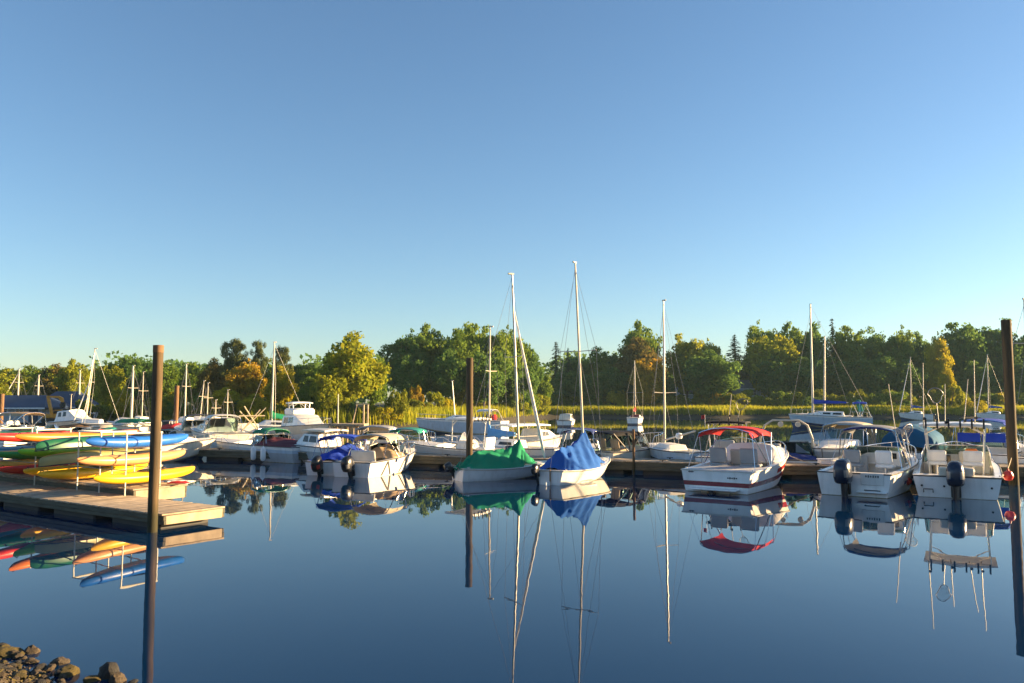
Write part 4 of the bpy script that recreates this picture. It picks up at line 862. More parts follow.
for (s0, b0, mx, mt_, lb) in (((930, 126), (899, 127.5), 909, 357, 'white sailboat with a blue sail cover moored beside the yellow sapling'), ((1008, 124.5), (976, 126), 986, 355, 'white sailboat with a blue sail cover moored beside the thick dark pile')):
    b = Boat('sailboat', lb, 'sailboat', s0, b0, 1.9, .95, 1.15, bs=.65, p=2, q=.85, cock=(.08, .4), n=12, bands=[(0, 'white gelcoat')], bottom='blue bottom paint', chine=.75)
    xm = (s0[0]-mx)/(s0[0]-b0[0])*b.L; b.cabin([(1.5, .03), (1.6, .4), (2.8, .42), (3.4, .1)], wf=.62, win=[(1.8, 2.7, .35, .75)]); b.mast(xm, 1.1, hz(mt_, 126), r=.065, lean=(-.15, 0), spread=(.5, .65), boom=(2.0, 2.0, .0), cov='blue', furl=.97, wr=.008); b.outboard(0, .7, 0)
b = Boat('sailboat', 'large white cruising sailboat with a navy stripe behind the ski boat', 'sailboat', (870, 85), (791, 88), 2.8, 1.2, 1.55, bs=.75, p=2, q=.85, cock=(.06, .32), sole=.6, bands=[(0, 'navy gelcoat'), (.28, 'pale blue gelcoat'), (.85, 'white gelcoat')], n=14, chine=.75)
b.cabin([(2.7, .03), (2.8, .5), (5.2, .45), (6.4, .1)], wf=.62, win=[(3.0, 3.9, .35, .75), (4.1, 4.9, .35, .75)]); b.mast(5.9, 1.6, hz(303, 86.4), r=.11, lean=(-.05, 0), spread=(.48, 1.1), boom=(3.6, 2.7, .05), cov='royal', furl=None, wr=.012); b.rail(.6, .99, .5, post=6); b.rail(.0, .25, .5)
b.bimini(.5, 1.9, 2.75, 1.9, 'royal', crown=.1); q = MB(); q.box((1.2, -.8, 2.4), (.5, .3, 1.3), 'teal canvas', rotm('Y', 12), .1); b.P('sail_bag', q)
b = Boat('sailboat', 'bare masted sailboat showing beyond the large cruising sailboat', 'sailboat', (850, 98), (800, 101), 2.4, 1.1, 1.4, bs=.7, cock=None, n=10); b.mast(3.2, 1.3, hz(336, 99), r=.11, lean=(-.3, 0), spread=(.6, .8), wr=.01, m='painted spar')

def near(Y): return Y if Y < 58 else 58 + (Y-58)*.36
def FarBoat(name, label, cat, stern, bow, *a, **k): return Boat(name, label, cat, (stern[0], near(stern[1])), (bow[0], near(bow[1])), *a, **k)
# ------------------------------------------------------------------ far marina boats
b = FarBoat('motorboat', 'white cuddy boat with a raised sunlit bow just past the kayak float', 'motorboat', (112, 35.4), (205, 38.8), 2.0, .72, 1.0, bands=[(0, 'cream gelcoat')], cock=(.05, .5), rake=.7); b.cabin([(2.3, .02), (2.4, .4), (3.2, .3), (4.0, .04)], wf=.72); b.windshield(2.4, .5, .4); b.cover([(.2, .75, 1), (.8, 1.0, .98), (1.7, 1.15, .95), (2.2, 1.0, .9)], 'navy', power=.5); b.rail(.6, .99, .25)
b = FarBoat('motorboat', 'white express cruiser with a raked windshield among the far docks', 'motorboat', (232, 46), (203, 52), 2.4, .95, 1.25, bands=[(0, 'cream gelcoat')], cock=(.05, .4), sole=.4); b.cabin([(2.4, .03), (2.6, .5), (4.0, .4), (5.4, .05)], wf=.74, win=[(2.8, 3.8, .3, .75)]); b.windshield(2.6, .75, .7, w=.75); b.bimini(1.0, 2.3, 1.95, 1.7, 'white', crown=.1); b.rail(.5, .99, .35)
b = FarBoat('motorboat', 'white sport cruiser with a dark canvas top beside the express cruiser', 'motorboat', (205, 50), (188, 57), 2.3, .9, 1.2, bands=[(0, 'cream gelcoat')], cock=(.05, .4), sole=.4); b.cabin([(2.4, .03), (2.6, .45), (4.0, .35), (5.2, .05)], wf=.74, win=[(2.8, 3.8, .3, .75)]); b.bimini(1.0, 2.4, 1.9, 1.7, 'black', crown=.1); b.windshield(2.6, .6, .6)
b = FarBoat('motorboat', 'white flybridge cruiser with its bow in the sun', 'motorboat', (286, 56), (326, 50), 2.6, 1.1, 1.4, bands=[(0, 'white gelcoat'), (.5, 'cream gelcoat')], cock=(.05, .3), sole=.5, rake=.7); b.cabin([(2.0, .05), (2.1, .75), (4.2, .72), (5.2, .2), (5.8, .02)], wf=.74, win=[(2.4, 3.2, .3, .8), (3.3, 4.1, .3, .8)])
q = MB(); q.box((2.9, 0, 2.1), (1.5, 1.6, .5), 'white gelcoat', bev=.12); fb = b.P('flybridge', q); b.ttop(2.2, 3.5, 2.75, 1.4, 'white gelcoat', base=2.0, holders=0); b.rail(.5, .99, .4); b.windshield(3.9, .4, .3, w=.5)
b = FarBoat('sailboat', 'white sailboat with a green sail cover among the far docks', 'sailboat', (312, 60), (250, 57), 2.3, .95, 1.15, bs=.65, p=2, q=.85, cock=(.06, .35), bands=[(0, 'grey gelcoat'), (.6, 'white gelcoat')], n=12); b.cabin([(1.6, .03), (1.7, .4), (3.2, .4), (3.8, .06)], wf=.62, win=[(1.9, 2.9, .35, .75)]); b.mast(2.75, 1.2, hz(343, near(58.5)), r=.065, lean=(-.05, 0), spread=(.55, .8), boom=(1.8, 1.65, -.05), cov='green', wr=.01)
b = FarBoat('motorboat', 'boat with crossed tan outrigger poles beside the green sail cover', 'motorboat', (258, 49), (240, 54), 2.0, .85, 1.1, cock=(.05, .5), n=12); q = MB()
for p0, p1 in (((1.6, -.6, .9), (1.2, .5, 2.5)), ((1.6, .6, .9), (1.3, -.5, 2.3)), ((2.0, .5, .9), (1.6, -.9, 2.4)), ((2.0, -.5, 1.0), (1.6, .7, 2.2)), ((1.3, -.8, 1.9), (1.3, .8, 1.9))): q.tube([p0, p1], .035, 'outrigger rope', 6)
b.P('outrigger_frame', q); b.cabin([(2.2, .03), (2.3, .5), (3.2, .4), (3.8, .05)], wf=.72)
b = FarBoat('sailboat', 'sailboat with a leaning pale mast and rolled jib near the excavator', 'sailboat', (124, 76), (81, 74), 2.2, 1.0, 1.15, bs=.65, p=2, q=.85, cock=None, n=10, bands=[(0, 'cream gelcoat')]); b.cabin([(1.4, .03), (1.5, .35), (2.8, .35), (3.3, .05)], wf=.62); b.mast(2.65, 1.1, hz(349, near(75)), r=.065, lean=(-.5, 0), spread=(.55, .7), furl=.62, wr=.01)
b = FarBoat('motorboat', 'low boat under a brown cover in front of the leaning mast sailboat', 'motorboat', (57, 66), (97, 66.5), 2.0, .72, .9, n=10, cock=None, bands=[(0, 'cream gelcoat')]); b.cover([(.1, .8, 1), (.6, 1.0, 1), (2, 1.15, 1), (2.8, .95, .95)], 'brown', power=.5)
b = FarBoat('motorboat', 'white cabin cruiser with a pilothouse next to the excavator', 'motorboat', (60, 86), (97, 83), 2.5, 1.1, 1.4, n=10, cock=None, bands=[(0, 'cream gelcoat')]); b.cabin([(.6, .05), (.8, .9), (2.0, .95), (2.6, .3), (3.3, .05)], wf=.75, win=[(.95, 1.3, .45, .85), (1.45, 1.8, .45, .85)]); b.mast(1.4, 2.2, 3.4, r=.03, spread=None, stays=False)
b = FarBoat('sailboat', 'broad cream sailboat with a thick tan mast behind the kayak rack', 'sailboat', (152, 77), (114, 79.5), 2.3, 1.0, 1.2, bs=.7, p=2, q=.85, cock=None, n=10, bands=[(0, 'cream gelcoat')]); b.cabin([(1.2, .03), (1.3, .4), (2.6, .4), (3.2, .05)], wf=.62, col='cream gelcoat'); b.mast(1.75, 1.2, hz(366, near(78)), r=.1, spread=(.6, .6), m='painted spar', wr=.01)
b = FarBoat('motorboat', 'cream boat with a long green canvas top left of the tall kayak dock pile', 'motorboat', (152, 68), (120, 70.5), 2.2, .9, 1.1, n=10, cock=(.05, .5), bands=[(0, 'cream gelcoat')]); b.bimini(.1, 2.4, 1.32, 1.9, 'green', crown=.2)
b = FarBoat('motorboat', 'small boat under a dull green tarp behind the orange kayak', 'motorboat', (101, 60), (119, 62), 1.7, .6, .75, n=10, cock=None); b.cover([(.0, .62, 1), (.3, .85, 1), (1.0, .95, 1), (1.5, .7, 1)], 'teal', power=.5)
b = FarBoat('motorboat', 'boat with a teal canvas cover below the red covered boat', 'motorboat', (162, 54), (186, 56), 1.9, .6, .8, n=10, cock=None); b.cover([(.0, .62, 1), (.3, .9, 1), (1.1, .95, 1), (1.6, .7, 1)], 'teal', power=.5)
b = FarBoat('motorboat', 'boat with a bright red canvas cover at the far dock', 'motorboat', (162, 66), (198, 64), 2.0, .7, .95, n=10, cock=None, bands=[(0, 'cream gelcoat')]); b.cover([(.1, .8, 1), (.5, 1.05, 1), (1.6, 1.2, 1), (2.3, .85, 1)], 'red', power=.5); b.rail(.0, .3, .6)
for i, (mx, mt_, Y, hw, lb) in enumerate(((188, 364, 92, 11, 'cream sailboat with a tall pale mast right of the short timber pile'), (203, 381, 96, 9, 'sailboat with a slanting thin mast behind the express cruiser'), (210, 383, 88, 9, 'sailboat with an upright thin mast behind the express cruiser'), (230, 390, 84, 10, 'sailboat with a short mast right of the express cruiser'), (145, 372, 98, 8, 'sailboat mostly hidden beside the tall kayak dock pile'), (218, 400, 90, 7, 'small sailboat with a stubby mast between the cruisers'))):
    b = FarBoat('sailboat', lb, 'sailboat', (mx+hw, Y), (mx-hw, Y+1.5), 1.9, 1.0, 1.2, bs=.65, p=2, q=.85, cock=None, n=9, bands=[(0, 'cream gelcoat' if i % 2 else 'white gelcoat')]); b.cabin([(.6, .03), (.7, .4), (1.4, .4), (1.7, .05)], wf=.62); b.mast(b.L*.55, 1.2, hz(mt_, near(Y)), r=.07 if i == 0 else .045, lean=(-.3 if i == 1 else 0, 0), spread=(.6, .6), wr=.008)
b = FarBoat('motorboat', 'workboat with a tan canopy on tall posts at the far end of the marina', 'motorboat', (40, 70), (6, 72.5), 2.3, .85, 1.05, n=10, cock=(.05, .7), sole=.3); b.bimini(.2, 2.9, 1.85, 2.0, 'tan', crown=.16, pole=.035)
q = MB(); b.cabin([(2.2, .02), (2.3, .35), (2.9, .05)], wf=.6)
for i, (p0, p1, col, lb) in enumerate((((116, 50), (146, 52), 'tan', 'skiff under a tan cover behind the blue kayak'), ((72, 52), (98, 54), 'white', 'skiff under a white cover behind the peach kayak'), ((160, 48), (186, 50), 'beige', 'skiff under a beige cover right of the tall kayak dock pile'), ((2, 57), (22, 58), 'grey', 'grey covered skiff behind the red kayak'), ((24, 55), (46, 56.5), 'white', 'skiff under a white cover behind the orange kayak'), ((46, 58), (64, 59), 'navy', 'skiff under a navy cover beside the brown covered boat'), ((-16, 60), (8, 61), 'white', 'skiff under a white cover at the picture edge beside the timber pile'))):
    b = FarBoat('skiff', lb, 'skiff', p0, p1, 1.6, .5, .7, n=10, cock=(.06, .6), bands=[(0, 'white gelcoat')]); b.cover([(.1, .55, 1), (.4, .8, 1), (1.0, .85, 1), (1.3, .62, 1)], col, power=.55); b.windshield(1.05, .45, .3); b.outboard(0, .7, 10, 'black plastic')
b = FarBoat('motorboat', 'white bowrider seen between the kayak rack levels', 'motorboat', (66, 47), (104, 49), 2.0, .7, .9, n=12, cock=(.05, .6), bands=[(0, 'white gelcoat'), (.5, 'sky gelcoat'), (.75, 'white gelcoat')]); b.windshield(1.5, .4, .3); b.cover([(.1, .75, 1), (.5, .9, 1), (1.2, .95, 1)], 'grey', power=.5)
b = FarBoat('motorboat', 'white motorboat with a windshield behind the middle kayaks', 'motorboat', (0, 46), (40, 48), 2.0, .75, .95, n=12, cock=(.05, .6), bands=[(0, 'white gelcoat')]); b.windshield(1.5, .5, .3); b.seat(.9, 0, .7, 1.2, name='bench_seat')
for px, Y, mt_, lb in ((20, 134, 369, 'sailboat mast and hull standing behind the blue roof'), (40, 138, 375, 'sailboat with a tan mast on land behind the blue roof'), (81, 128, 370, 'sailboat with a pale mast on land beyond the excavator')):
    b = FarBoat('sailboat', lb, 'sailboat', (px+12, Y), (px-14, Y+2), 2.2, 1.0, 1.2, bs=.65, p=2, q=.85, cock=None, n=9, draft=.8); b.root.location.z = 1.55; b.cabin([(1.4, .03), (1.5, .4), (2.6, .4), (3.2, .05)], wf=.62); b.mast(b.L*.46, 1.2, hz(mt_, near(Y))-1.55, r=.09, spread=(.6, .6), furl=.9 if px == 20 else None, wr=.01)
# moorings
q = MB(); q.box((0, 0, .09), (.75, .34, .18), 'white gelcoat', bev=.04); q.box((0, 0, .195), (.79, .38, .04), 'white gelcoat', bev=.015); o = q.build('dock_box'); o.location = (11.35, 28.75, .5); tag(o, 'low white dock box at the bow of the navy edged bimini boat', 'dock box')
q = MB(); q.sheet([[(.5*a/6+.04*sin(3*b_), .3*b_/5, .05+.05*abs(sin(2.2*a+b_))*(1 if 0 < a < 6 and 0 < b_ < 5 else .2)) for b_ in range(6)] for a in range(7)], 'red canvas', .015); o = q.build('tarp'); p_ = F0 + V*1.0 + U*.15; o.location = (p_.x, p_.y, .525); tag(o, 'crumpled red orange tarp at the end of the kayak float', 'tarp')
rope(TB.W(.3, -1.1, .64), (gx(1009, 26.6)-.15, 26.5, .9), 'mooring line from the hardtop fishing boat to the thick dark pile', .12)
rope(NB.W(.3, -1.1, .68), (9.7, 28.6, .55), 'slack stern line of the maroon striped boat', .25)
rope(DB.W(4.0, -.3, .8), (gx(418, 34), DY(gx(418, 34))+.1, .55), 'bow line of the chevron boat tied to the dock', .06)
fender(Vector((gx(255.5, 36.6), 36.65, .40)), 'white fender hanging on the dock edge below the maroon cover', .12, .62, group='white fenders on the dock edge')
fender(Vector((gx(267.5, 36.4), 36.1, .40)), 'white fender on the dock edge nearer the shade grey cabin boat', .12, .62, group='white fenders on the dock edge')
rope(NB.W(5.3, -.45, .95), (10.7, 28.5, .55), 'tan mooring line from the maroon striped boat to the dock', .05)
rope(HB.W(4.5, 0, .62), (4.6, DY(4.6), .55), 'mooring line at the bow of the blue tarped sailboat', .03)
rope(GB.W(3.6, 0, .55), (1.5, DY(1.5), .55), 'mooring line at the bow of the green tarped sailboat', .05)
rope(WB.W(4.6, .5, 1.0), (12.2, 28.3, .55), 'mooring line at the bow of the navy edged bimini boat', .05)
pr = thing('fishing_pier', 'small pale timber pier with posts behind the royal blue bimini', 'pier', (gx(351, 50), 50, 0)); q = MB()
q.box((0, 0, 1.35), (2.1, 1.6, .14), 'weathered planks', bev=.02); q.build('deck', pr)
for x in (-.95, -.3, .35, .98):
    for y in (-.7, .7): q = MB(); q.tube([(x, y, -1), (x, y, 1.3 if x < .9 else 2.6)], .06, 'lit fascia timber', 8); q.build('post', pr)
q = MB(); q.tube([(.3, -.7, 1.4), (.55, -.7, 2.6)], .04, 'lit fascia timber', 6); q.tube([(-.95, -.72, .7), (.98, -.72, .7)], .05, 'lit fascia timber', 6); q.build('brace', pr)
q = MB(); q.tube([(0, 0, 0), (0, 0, hz(394, 50)-1.42)], [.045, .03], 'painted spar', 8); top('flagpole', q, 'thin bare pole rising from the small timber pier', 'pole').location = (gx(339, 50), 50, 1.42)

# ------------------------------------------------------------------ buildings, excavator
def house(name, label, cat, px, Y, w_, d_, hw, hr, rz, wall, roof, wins=(), hip=0., door=None, porch=False, eave=.3, z0=None):
    X = gx(px, Y); z = ground_z(X, Y) if z0 is None else z0; o = thing(name, label, cat, (X, Y, z), rz)
    q = MB(); x, y = w_/2, d_/2
    q.grid([[(-x, -y, k), (x, -y, k), (x, y, k), (-x, y, k)] for k in (-.5, hw)], wall, True)
    if hip < .1:
        for sx in (-1, 1): q.add([(sx*x, -y, hw), (sx*x, y, hw), (sx*x, 0, hw+hr-.05)], [(0, 1, 2)], wall)
    q.build('wall', o, smooth=0)
    r = MB(); e = eave; zr = hw+hr; ze = hw - e*hr/y; rx = x+e-hip
    for th in (0, -.14):
        for sy in (-1, 1): r.add([(-x-e, sy*(y+e), ze+th), (x+e, sy*(y+e), ze+th), (rx, 0, zr+th), (-rx, 0, zr+th)], [(0, 1, 2, 3)], roof)
        if hip > .1:
            for sx in (-1, 1): r.add([(sx*(x+e), -y-e, ze+th), (sx*(x+e), y+e, ze+th), (sx*rx, 0, zr+th)], [(0, 1, 2)], roof)
    for sy in (-1, 1): r.add([(-x-e, sy*(y+e), ze), (x+e, sy*(y+e), ze), (x+e, sy*(y+e), ze-.14), (-x-e, sy*(y+e), ze-.14)], [(0, 1, 2, 3)], 'white trim')
    if hip < .1:
        for sx in (-1, 1):
            for sy in (-1, 1): r.add([(sx*(x+e), sy*(y+e), ze), (sx*(x+e), 0, zr), (sx*(x+e), 0, zr-.14), (sx*(x+e), sy*(y+e), ze-.14)], [(0, 1, 2, 3)], 'white trim')
    r.build('roof', o, smooth=0, normals=False)
    for (wx, wz, ww, wh) in wins:
        f = MB(); t = .09
        for a, b_, c_, d2 in ((wx, wz+wh/2, ww+2*t, t), (wx, wz-wh/2, ww+2*t, t), (wx-ww/2, wz, t, wh), (wx+ww/2, wz, t, wh), (wx, wz, .05, wh), (wx, wz, ww, .05)): f.box((a, -y-.02, b_), (c_, .09, d2), 'white trim')
        fo = f.build('window', o, smooth=0); g = MB(); g.box((wx, -y-.005, wz), (ww, .03, wh), 'window dark'); g.build('pane', fo, smooth=0)
    if door:
        dx, dw, dh, dm = door; g = MB(); g.box((dx, -y-.03, dh/2), (dw, .08, dh), dm, bev=.02); g.build('door', o)
    return o
house('house', 'blue grey two storey house standing among the dark trees', 'house', 748.5, 186, 6.3, 7, 4.6, 1.9, 0, 'siding', 'roof shingle', [(-2, 3.5, .9, 1.3), (0, 3.5, .9, 1.3), (2, 3.5, .9, 1.3), (-2, 1.2, .9, 1.3), (2.1, 1.2, .9, 1.3)], door=(.1, .95, 2.1, 'white trim'))
house('house', 'pale house half hidden behind the dark round tree', 'house', 686, 190, 5.5, 6, 3.2, 1.6, .2, 'pale siding', 'roof shingle', [(-1.2, 1.6, .9, 1.2), (1.3, 1.6, .9, 1.2)])
house('garden_shed', 'small white gabled shed at the edge of the trees', 'shed', 794.5, 178, 2.4, 2.6, 1.9, 1.0, 1.45, 'pale siding', 'roof shingle', [(0, 1.1, .6, .7)])
house('house', 'low pale house glimpsed behind the sailboats beyond the reeds', 'house', 573, 192, 8, 6, 2.6, 1.4, 0, 'siding', 'roof shingle', [(-2, 1.4, 1, 1.1), (1.6, 1.4, 1, 1.1)])
house('boathouse', 'long boathouse with a blue hipped roof and pale walls', 'boathouse', 26, 80, 6.6, 4, 1.7, .95, -.05, 'pale siding', 'blue metal roof', [(-2.4, 1.1, .8, .7), (-.6, 1.1, .8, .7), (1.0, 1.1, .8, .7)], hip=1.6, door=(2.4, .9, 1.6, 'blue metal roof'), eave=.6)
house('boathouse', 'smaller boathouse with a weathered blue roof beyond the excavator', 'boathouse', 70, 84, 4.2, 4, 1.7, 1.35, -.1, 'pale siding', 'blue metal roof', [(-1, 1.4, .9, .9)], hip=1.2, eave=.4)
X = gx(57, 77.5); ex = thing('excavator', 'orange excavator with a raised bent arm on the shore', 'excavator', (X, 77.5, ground_z(X, 77.5)), .1); ex.scale = (.73, .73, .73)
for y in (-.8, .8):
    q = MB(); q.grid([[(.0+1.3*(1 if c > 0 else -1)*abs(c)**.5*.9, y+s_*.25, .38+.36*sn) for c, sn in [(cos(2*pi*i/20), sin(2*pi*i/20)) for i in range(20)]] for s_ in (-1, 1)], 'rubber', True, True); q.build('track', ex)
q = MB(); q.box((-.25, 0, .95), (2.0, 1.7, .5), 'excavator paint', bev=.12); q.box((-1.0, 0, 1.1), (.6, 1.6, .4), 'excavator paint', bev=.12); q.build('body', ex)
q = MB(); q.box((.25, .5, 1.45), (.9, .8, .75), 'excavator paint', bev=.1); cb = q.build('cab', ex); q = MB(); q.box((.28, .5, 1.5), (.93, .82, .45), 'window dark', bev=.05); q.build('cab_window', cb)
def plate(pts, y0, y1, m_, name, par):
    q = MB(); q.grid([[(x, y, z) for x, z in pts] for y in (y0, y1)], m_, True, True); return q.build(name, par)
dz = (hz(396, 77.5) - ex.location.z)/.73
plate([(-.35, 1.0), (-.05, 1.0), (-.5, dz-.7), (-.7, dz-.1), (-1.0, dz), (-.85, dz-.8)], -.25, .05, 'excavator paint', 'boom', ex)
plate([(-.95, dz+.02), (-.6, dz-.22), (.5, dz-.28), (.95, dz-.9), (1.2, dz-.85), (1.1, dz-.25), (.6, dz)], -.22, .02, 'excavator paint', 'stick', ex)
plate([(.95, dz-.85), (1.25, dz-.8), (1.3, dz-1.4), (.95, dz-1.6), (.8, dz-1.2)], -.45, .25, 'black metal', 'bucket', ex)

# ------------------------------------------------------------------ trees
class Leaves:
    def __init__(s): s.v, s.f = [], []
    def leaf(s, c, n, k, r, asp=.7):
        n = n.normalized(); a = n.orthogonal().normalized(); a = (Matrix.Rotation(r.uniform(0, 6.28), 3, n) @ a); b = n.cross(a); o = len(s.v)
        for x, y in ((-1, 0), (-.15, -asp), (1, -.1), (.1, asp)): s.v.append(tuple(c + a*(x*k) + b*(y*k)))
        s.f.append((o, o+1, o+2, o+3))
    def mesh(s, name, m_):
        me = bpy.data.meshes.new(name); me.from_pydata(s.v, [], s.f); me.materials.append(MATS[m_]); return me
def rv(r): 
    while 1:
        v = Vector((r.uniform(-1, 1), r.uniform(-1, 1), r.uniform(-1, 1)))
        if .01 < v.length < 1: return v.normalized()
def broadleaf(seed, H=18., R=6.6, low=.06, nc=120, per=105, lsz=.36):
    r = random.Random(seed); L = Leaves(); t = MB(); lean = Vector((r.uniform(-.5, .5), r.uniform(-.5, .5), 0))
    t.tube([(0, 0, -.4), (0, 0, .6), lean*.4+Vector((0, 0, H*.25)), lean+Vector((0, 0, H*.55)), lean*1.3+Vector((0, 0, H*.82))], [.48, .36, .3, .18, .05], 'bark', 8)
    cl = []
    lobes = [(rv(r), r.uniform(.72, 1.12)) for _ in range(8)]
    lobes = [(a, min(1.02, q)) for a, q in lobes]
    for j in range(1800):
        dv = rv(r)*r.random()**.4*.74; L.leaf(Vector((dv.x*R, dv.y*R, H*(.52+.42*dv.z)))+lean, rv(r), .5*r.uniform(.6, 1.2), r)
    for i in range(nc):
        dv = rv(r); q = r.uniform(.15, .96)**.45; k = 1.
        for a, s_ in lobes:
            tt = max(0, dv.dot(a))**5; k = k*(1-tt) + s_*tt
        z = H*(.56 + .40*dv.z*q*k); rr = R*q*k*(1.0 if dv.z > -.2 else .86)
        c = Vector((dv.x*rr, dv.y*rr, max(H*low, z))) + lean; cl.append((c, r.uniform(.6, 1.6)*(1.15-.35*max(0, dv.z))))
    cl = [(c, q) for c, q in cl if sum((c-c2).length < 2.3 for c2, _ in cl) > 3]
    for i in range(7):
        c, _ = cl[i*5]; b0 = lean*.6+Vector((0, 0, H*(.22+.06*i))); t.tube([b0, b0.lerp(c, .5)+Vector((0, 0, .5)), c], [.16, .1, .03], 'bark', 5)
    for c, cr in cl:
        sq = Vector((r.uniform(.85, 1.3), r.uniform(.85, 1.3), r.uniform(.6, .95)))
        for j in range(int(per*(cr/1.3)**2)):
            dv = rv(r); q = r.uniform(.3, 1.0)**.6*(1.35 if r.random() < .15 else 1.05); p = c + Vector((dv.x*sq.x, dv.y*sq.y, dv.z*sq.z))*cr*q*(1+.25*sin(5*dv.x+seed)*sin(4*dv.y+i))
            L.leaf(p, dv + rv(r)*.9 + Vector((0, 0, .3)), lsz*r.uniform(.5, 1.15), r)
    return L.mesh('crown', 'green leaves'), t
def pine(seed, H=18., R=5.5, n=22):
    r = random.Random(seed); L = Leaves(); t = MB(); t.tube([(0, 0, -.4), (.2, 0, H*.35), (-.2, .1, H*.7), (.1, 0, H*.97)], [.34, .26, .18, .05], 'bark', 8)
    for i in range(n):
        z = H*(.52 + .46*(i/(n-1))); a = i*2.4+r.uniform(-.5, .5); rr = R*r.uniform(.25, 1)*(1.1-.65*(i/(n-1))); c = Vector((cos(a)*rr, sin(a)*rr, z)); t.tube([(0, 0, z-.9), c*.6+Vector((0, 0, z*.4-.3)), c], [.09, .06, .02], 'bark', 5)
        for k in range(3):
            cc = c + Vector((r.gauss(0, .8), r.gauss(0, .8), r.gauss(0, .25))); 
            for j in range(120): dv = rv(r); L.leaf(cc+Vector((dv.x*1.5, dv.y*1.5, dv.z*.85))*r.uniform(.2, 1.2)**.5, dv+Vector((0, 0, .5)), r.uniform(.16, .36), r, .5)
    return L.mesh('crown', 'pine needles'), t
def fir(seed, H=18., R=4.):
    r = random.Random(seed); L = Leaves(); t = MB(); t.tube([(0, 0, -.4), (0, 0, H*.5), (0, 0, H*.99)], [.3, .18, .03], 'bark', 8)
    z = H*.06
    while z < H*.985:
        f = 1-z/H; rr = R*(f**.85)*r.uniform(.75, 1.1)+.12; n = max(4, int(10*f)+3)
        for k in range(n):
            a = r.uniform(0, 6.28); l = rr*r.uniform(.7, 1.1); m_ = max(4, int(l*16))
            for j in range(m_):
                q = (j+r.random())/m_; p = Vector((cos(a)*l*q, sin(a)*l*q, z-.42*l*q*q+r.gauss(0, .1))) + rv(r)*.22*l*.4; L.leaf(p, Vector((cos(a)*.3, sin(a)*.3, 1))+rv(r)*.6, r.uniform(.14, .3), r, .5)
        z += .42+.3*f
    return L.mesh('crown', 'fir needles'), t
def shrub(seed, H=4., R=2.4):
    r = random.Random(seed); L = Leaves(); t = MB(); 
    for k in range(5): a = k*1.26; t.tube([(.1*cos(a), .1*sin(a), -.3), (.5*cos(a), .5*sin(a), H*.4), (1.1*cos(a), 1.1*sin(a), H*.75)], [.06, .05, .02], 'bark', 5)
    for i in range(17):
        dv = rv(r); q = r.uniform(.3, 1)**.5; c = Vector((dv.x*R*q, dv.y*R*q, max(.35, H*(.46+.42*dv.z*q)))); cr = r.uniform(.5, .95)
        for j in range(170): d2 = rv(r); L.leaf(c+d2*cr*r.uniform(.3, 1.05)**.5, d2+rv(r)*.8+Vector((0, 0, .3)), r.uniform(.10, .23), r)
    return L.mesh('crown', 'scrub leaves'), t
KIND = {}
for k_, fn, n_ in (('b', broadleaf, 5), ('p', pine, 2), ('f', fir, 2), ('s', shrub, 3)):
    for i in range(n_):
        me, t = fn(100+i*17+ord(k_)); to = t.build('trunk'); zz = sorted(v.co.z for v in me.vertices); rr = sorted(math.hypot(v.co.x, v.co.y) for v in me.vertices); KIND[(k_, i)] = (me, to.data, zz[int(len(zz)*.9985)], 2*rr[int(len(rr)*.975)]); bpy.data.objects.remove(to)
NAMES = {'b': ('broadleaf_tree', 'tree', 18., 14.5), 'p': ('pine_tree', 'tree', 18., 11.), 'f': ('fir_tree', 'tree', 18., 8.), 's': ('shrub', 'shrub', 4., 5.6)}
TN = [0]
def tree(px, yt, wpx, Y, k, leaf, label, group=None, base=None):
    TN[0] += 1; r = random.Random(TN[0]*31); n_ = len([1 for kk in KIND if kk[0] == k]); me, tm, H0, W0 = KIND[(k, TN[0] % n_)]; nm, cat = NAMES[k][:2]
    if px < 398 or wpx < 0: Y = Y*.62
    elif px < 545: Y = Y*.76
    Y = shore_y(px, 1.5 if k == 's' else 4, Y)
    X = gx(px, Y); zg = ground_z(X, Y)-.05; H = hz(yt, Y)-zg; W = wpx/FPX*Y
    o = thing(nm, label, cat, (X, Y, zg), r.uniform(0, 6.28), group); o.scale = (W/W0, W/W0, H/H0)
    t = bpy.data.objects.new('trunk', tm); C.objects.link(t); t.parent = o
    c = bpy.data.objects.new('crown', me); C.objects.link(c); c.parent = o; c.material_slots[0].link = 'OBJECT'; c.material_slots[0].material = MATS[leaf + (' leaves' if leaf not in ('pine', 'fir') else ' needles')]
    return o
G1 = ('green leafy tree in the low distant row behind the far marina', 'trees behind the far marina')
G2 = ('dark green leafy tree in the dense wood behind the reeds', 'trees of the wood behind the reeds')
G3 = ('low olive green shrub in the hedge line behind the reeds', 'shrubs behind the reeds')
# left: behind the marina
for px, yt, wp, lf in ((-10, 371, 56, 'green'), (14, 369, 52, 'bright green'), (33, 366, 48, 'green'), (48, 368, 40, 'bright green'), (58, 364, 42, 'russet'), (94, 371, 40, 'green'), (163, 361, 46, 'green'), (184, 363, 44, 'deep green'), (200, 364, 42, 'green'), (150, 365, 44, 'green'), (112, 364, 44, 'deep green'), (124, 359, 40, 'green'), (268, 359, 44, 'green'), (240, 360, 44, 'deep green'), (318, 366, 40, 'green'), (296, 364, 40, 'green')):
    tree(px, yt, wp, 172+RN.uniform(-6, 14), 'b', lf, *G1)
tree(76, 360, 34, 158, 'b', 'bright green', 'rounded green tree rising above the smaller boathouse')
tree(4, 384, 26, 138, 'b', 'bright green', 'bright green low tree beside the long boathouse')
tree(108, 366, 30, 150, 'b', 'bright green', 'sunlit green tree right of the leaning pale mast')
tree(123, 386, 20, 128, 'b', 'yellow', 'small yellow green tree right of the leaning pale mast')
tree(138, 356, 44, 168, 'b', 'deep green', 'tall dark green tree just left of the tall kayak dock pile')
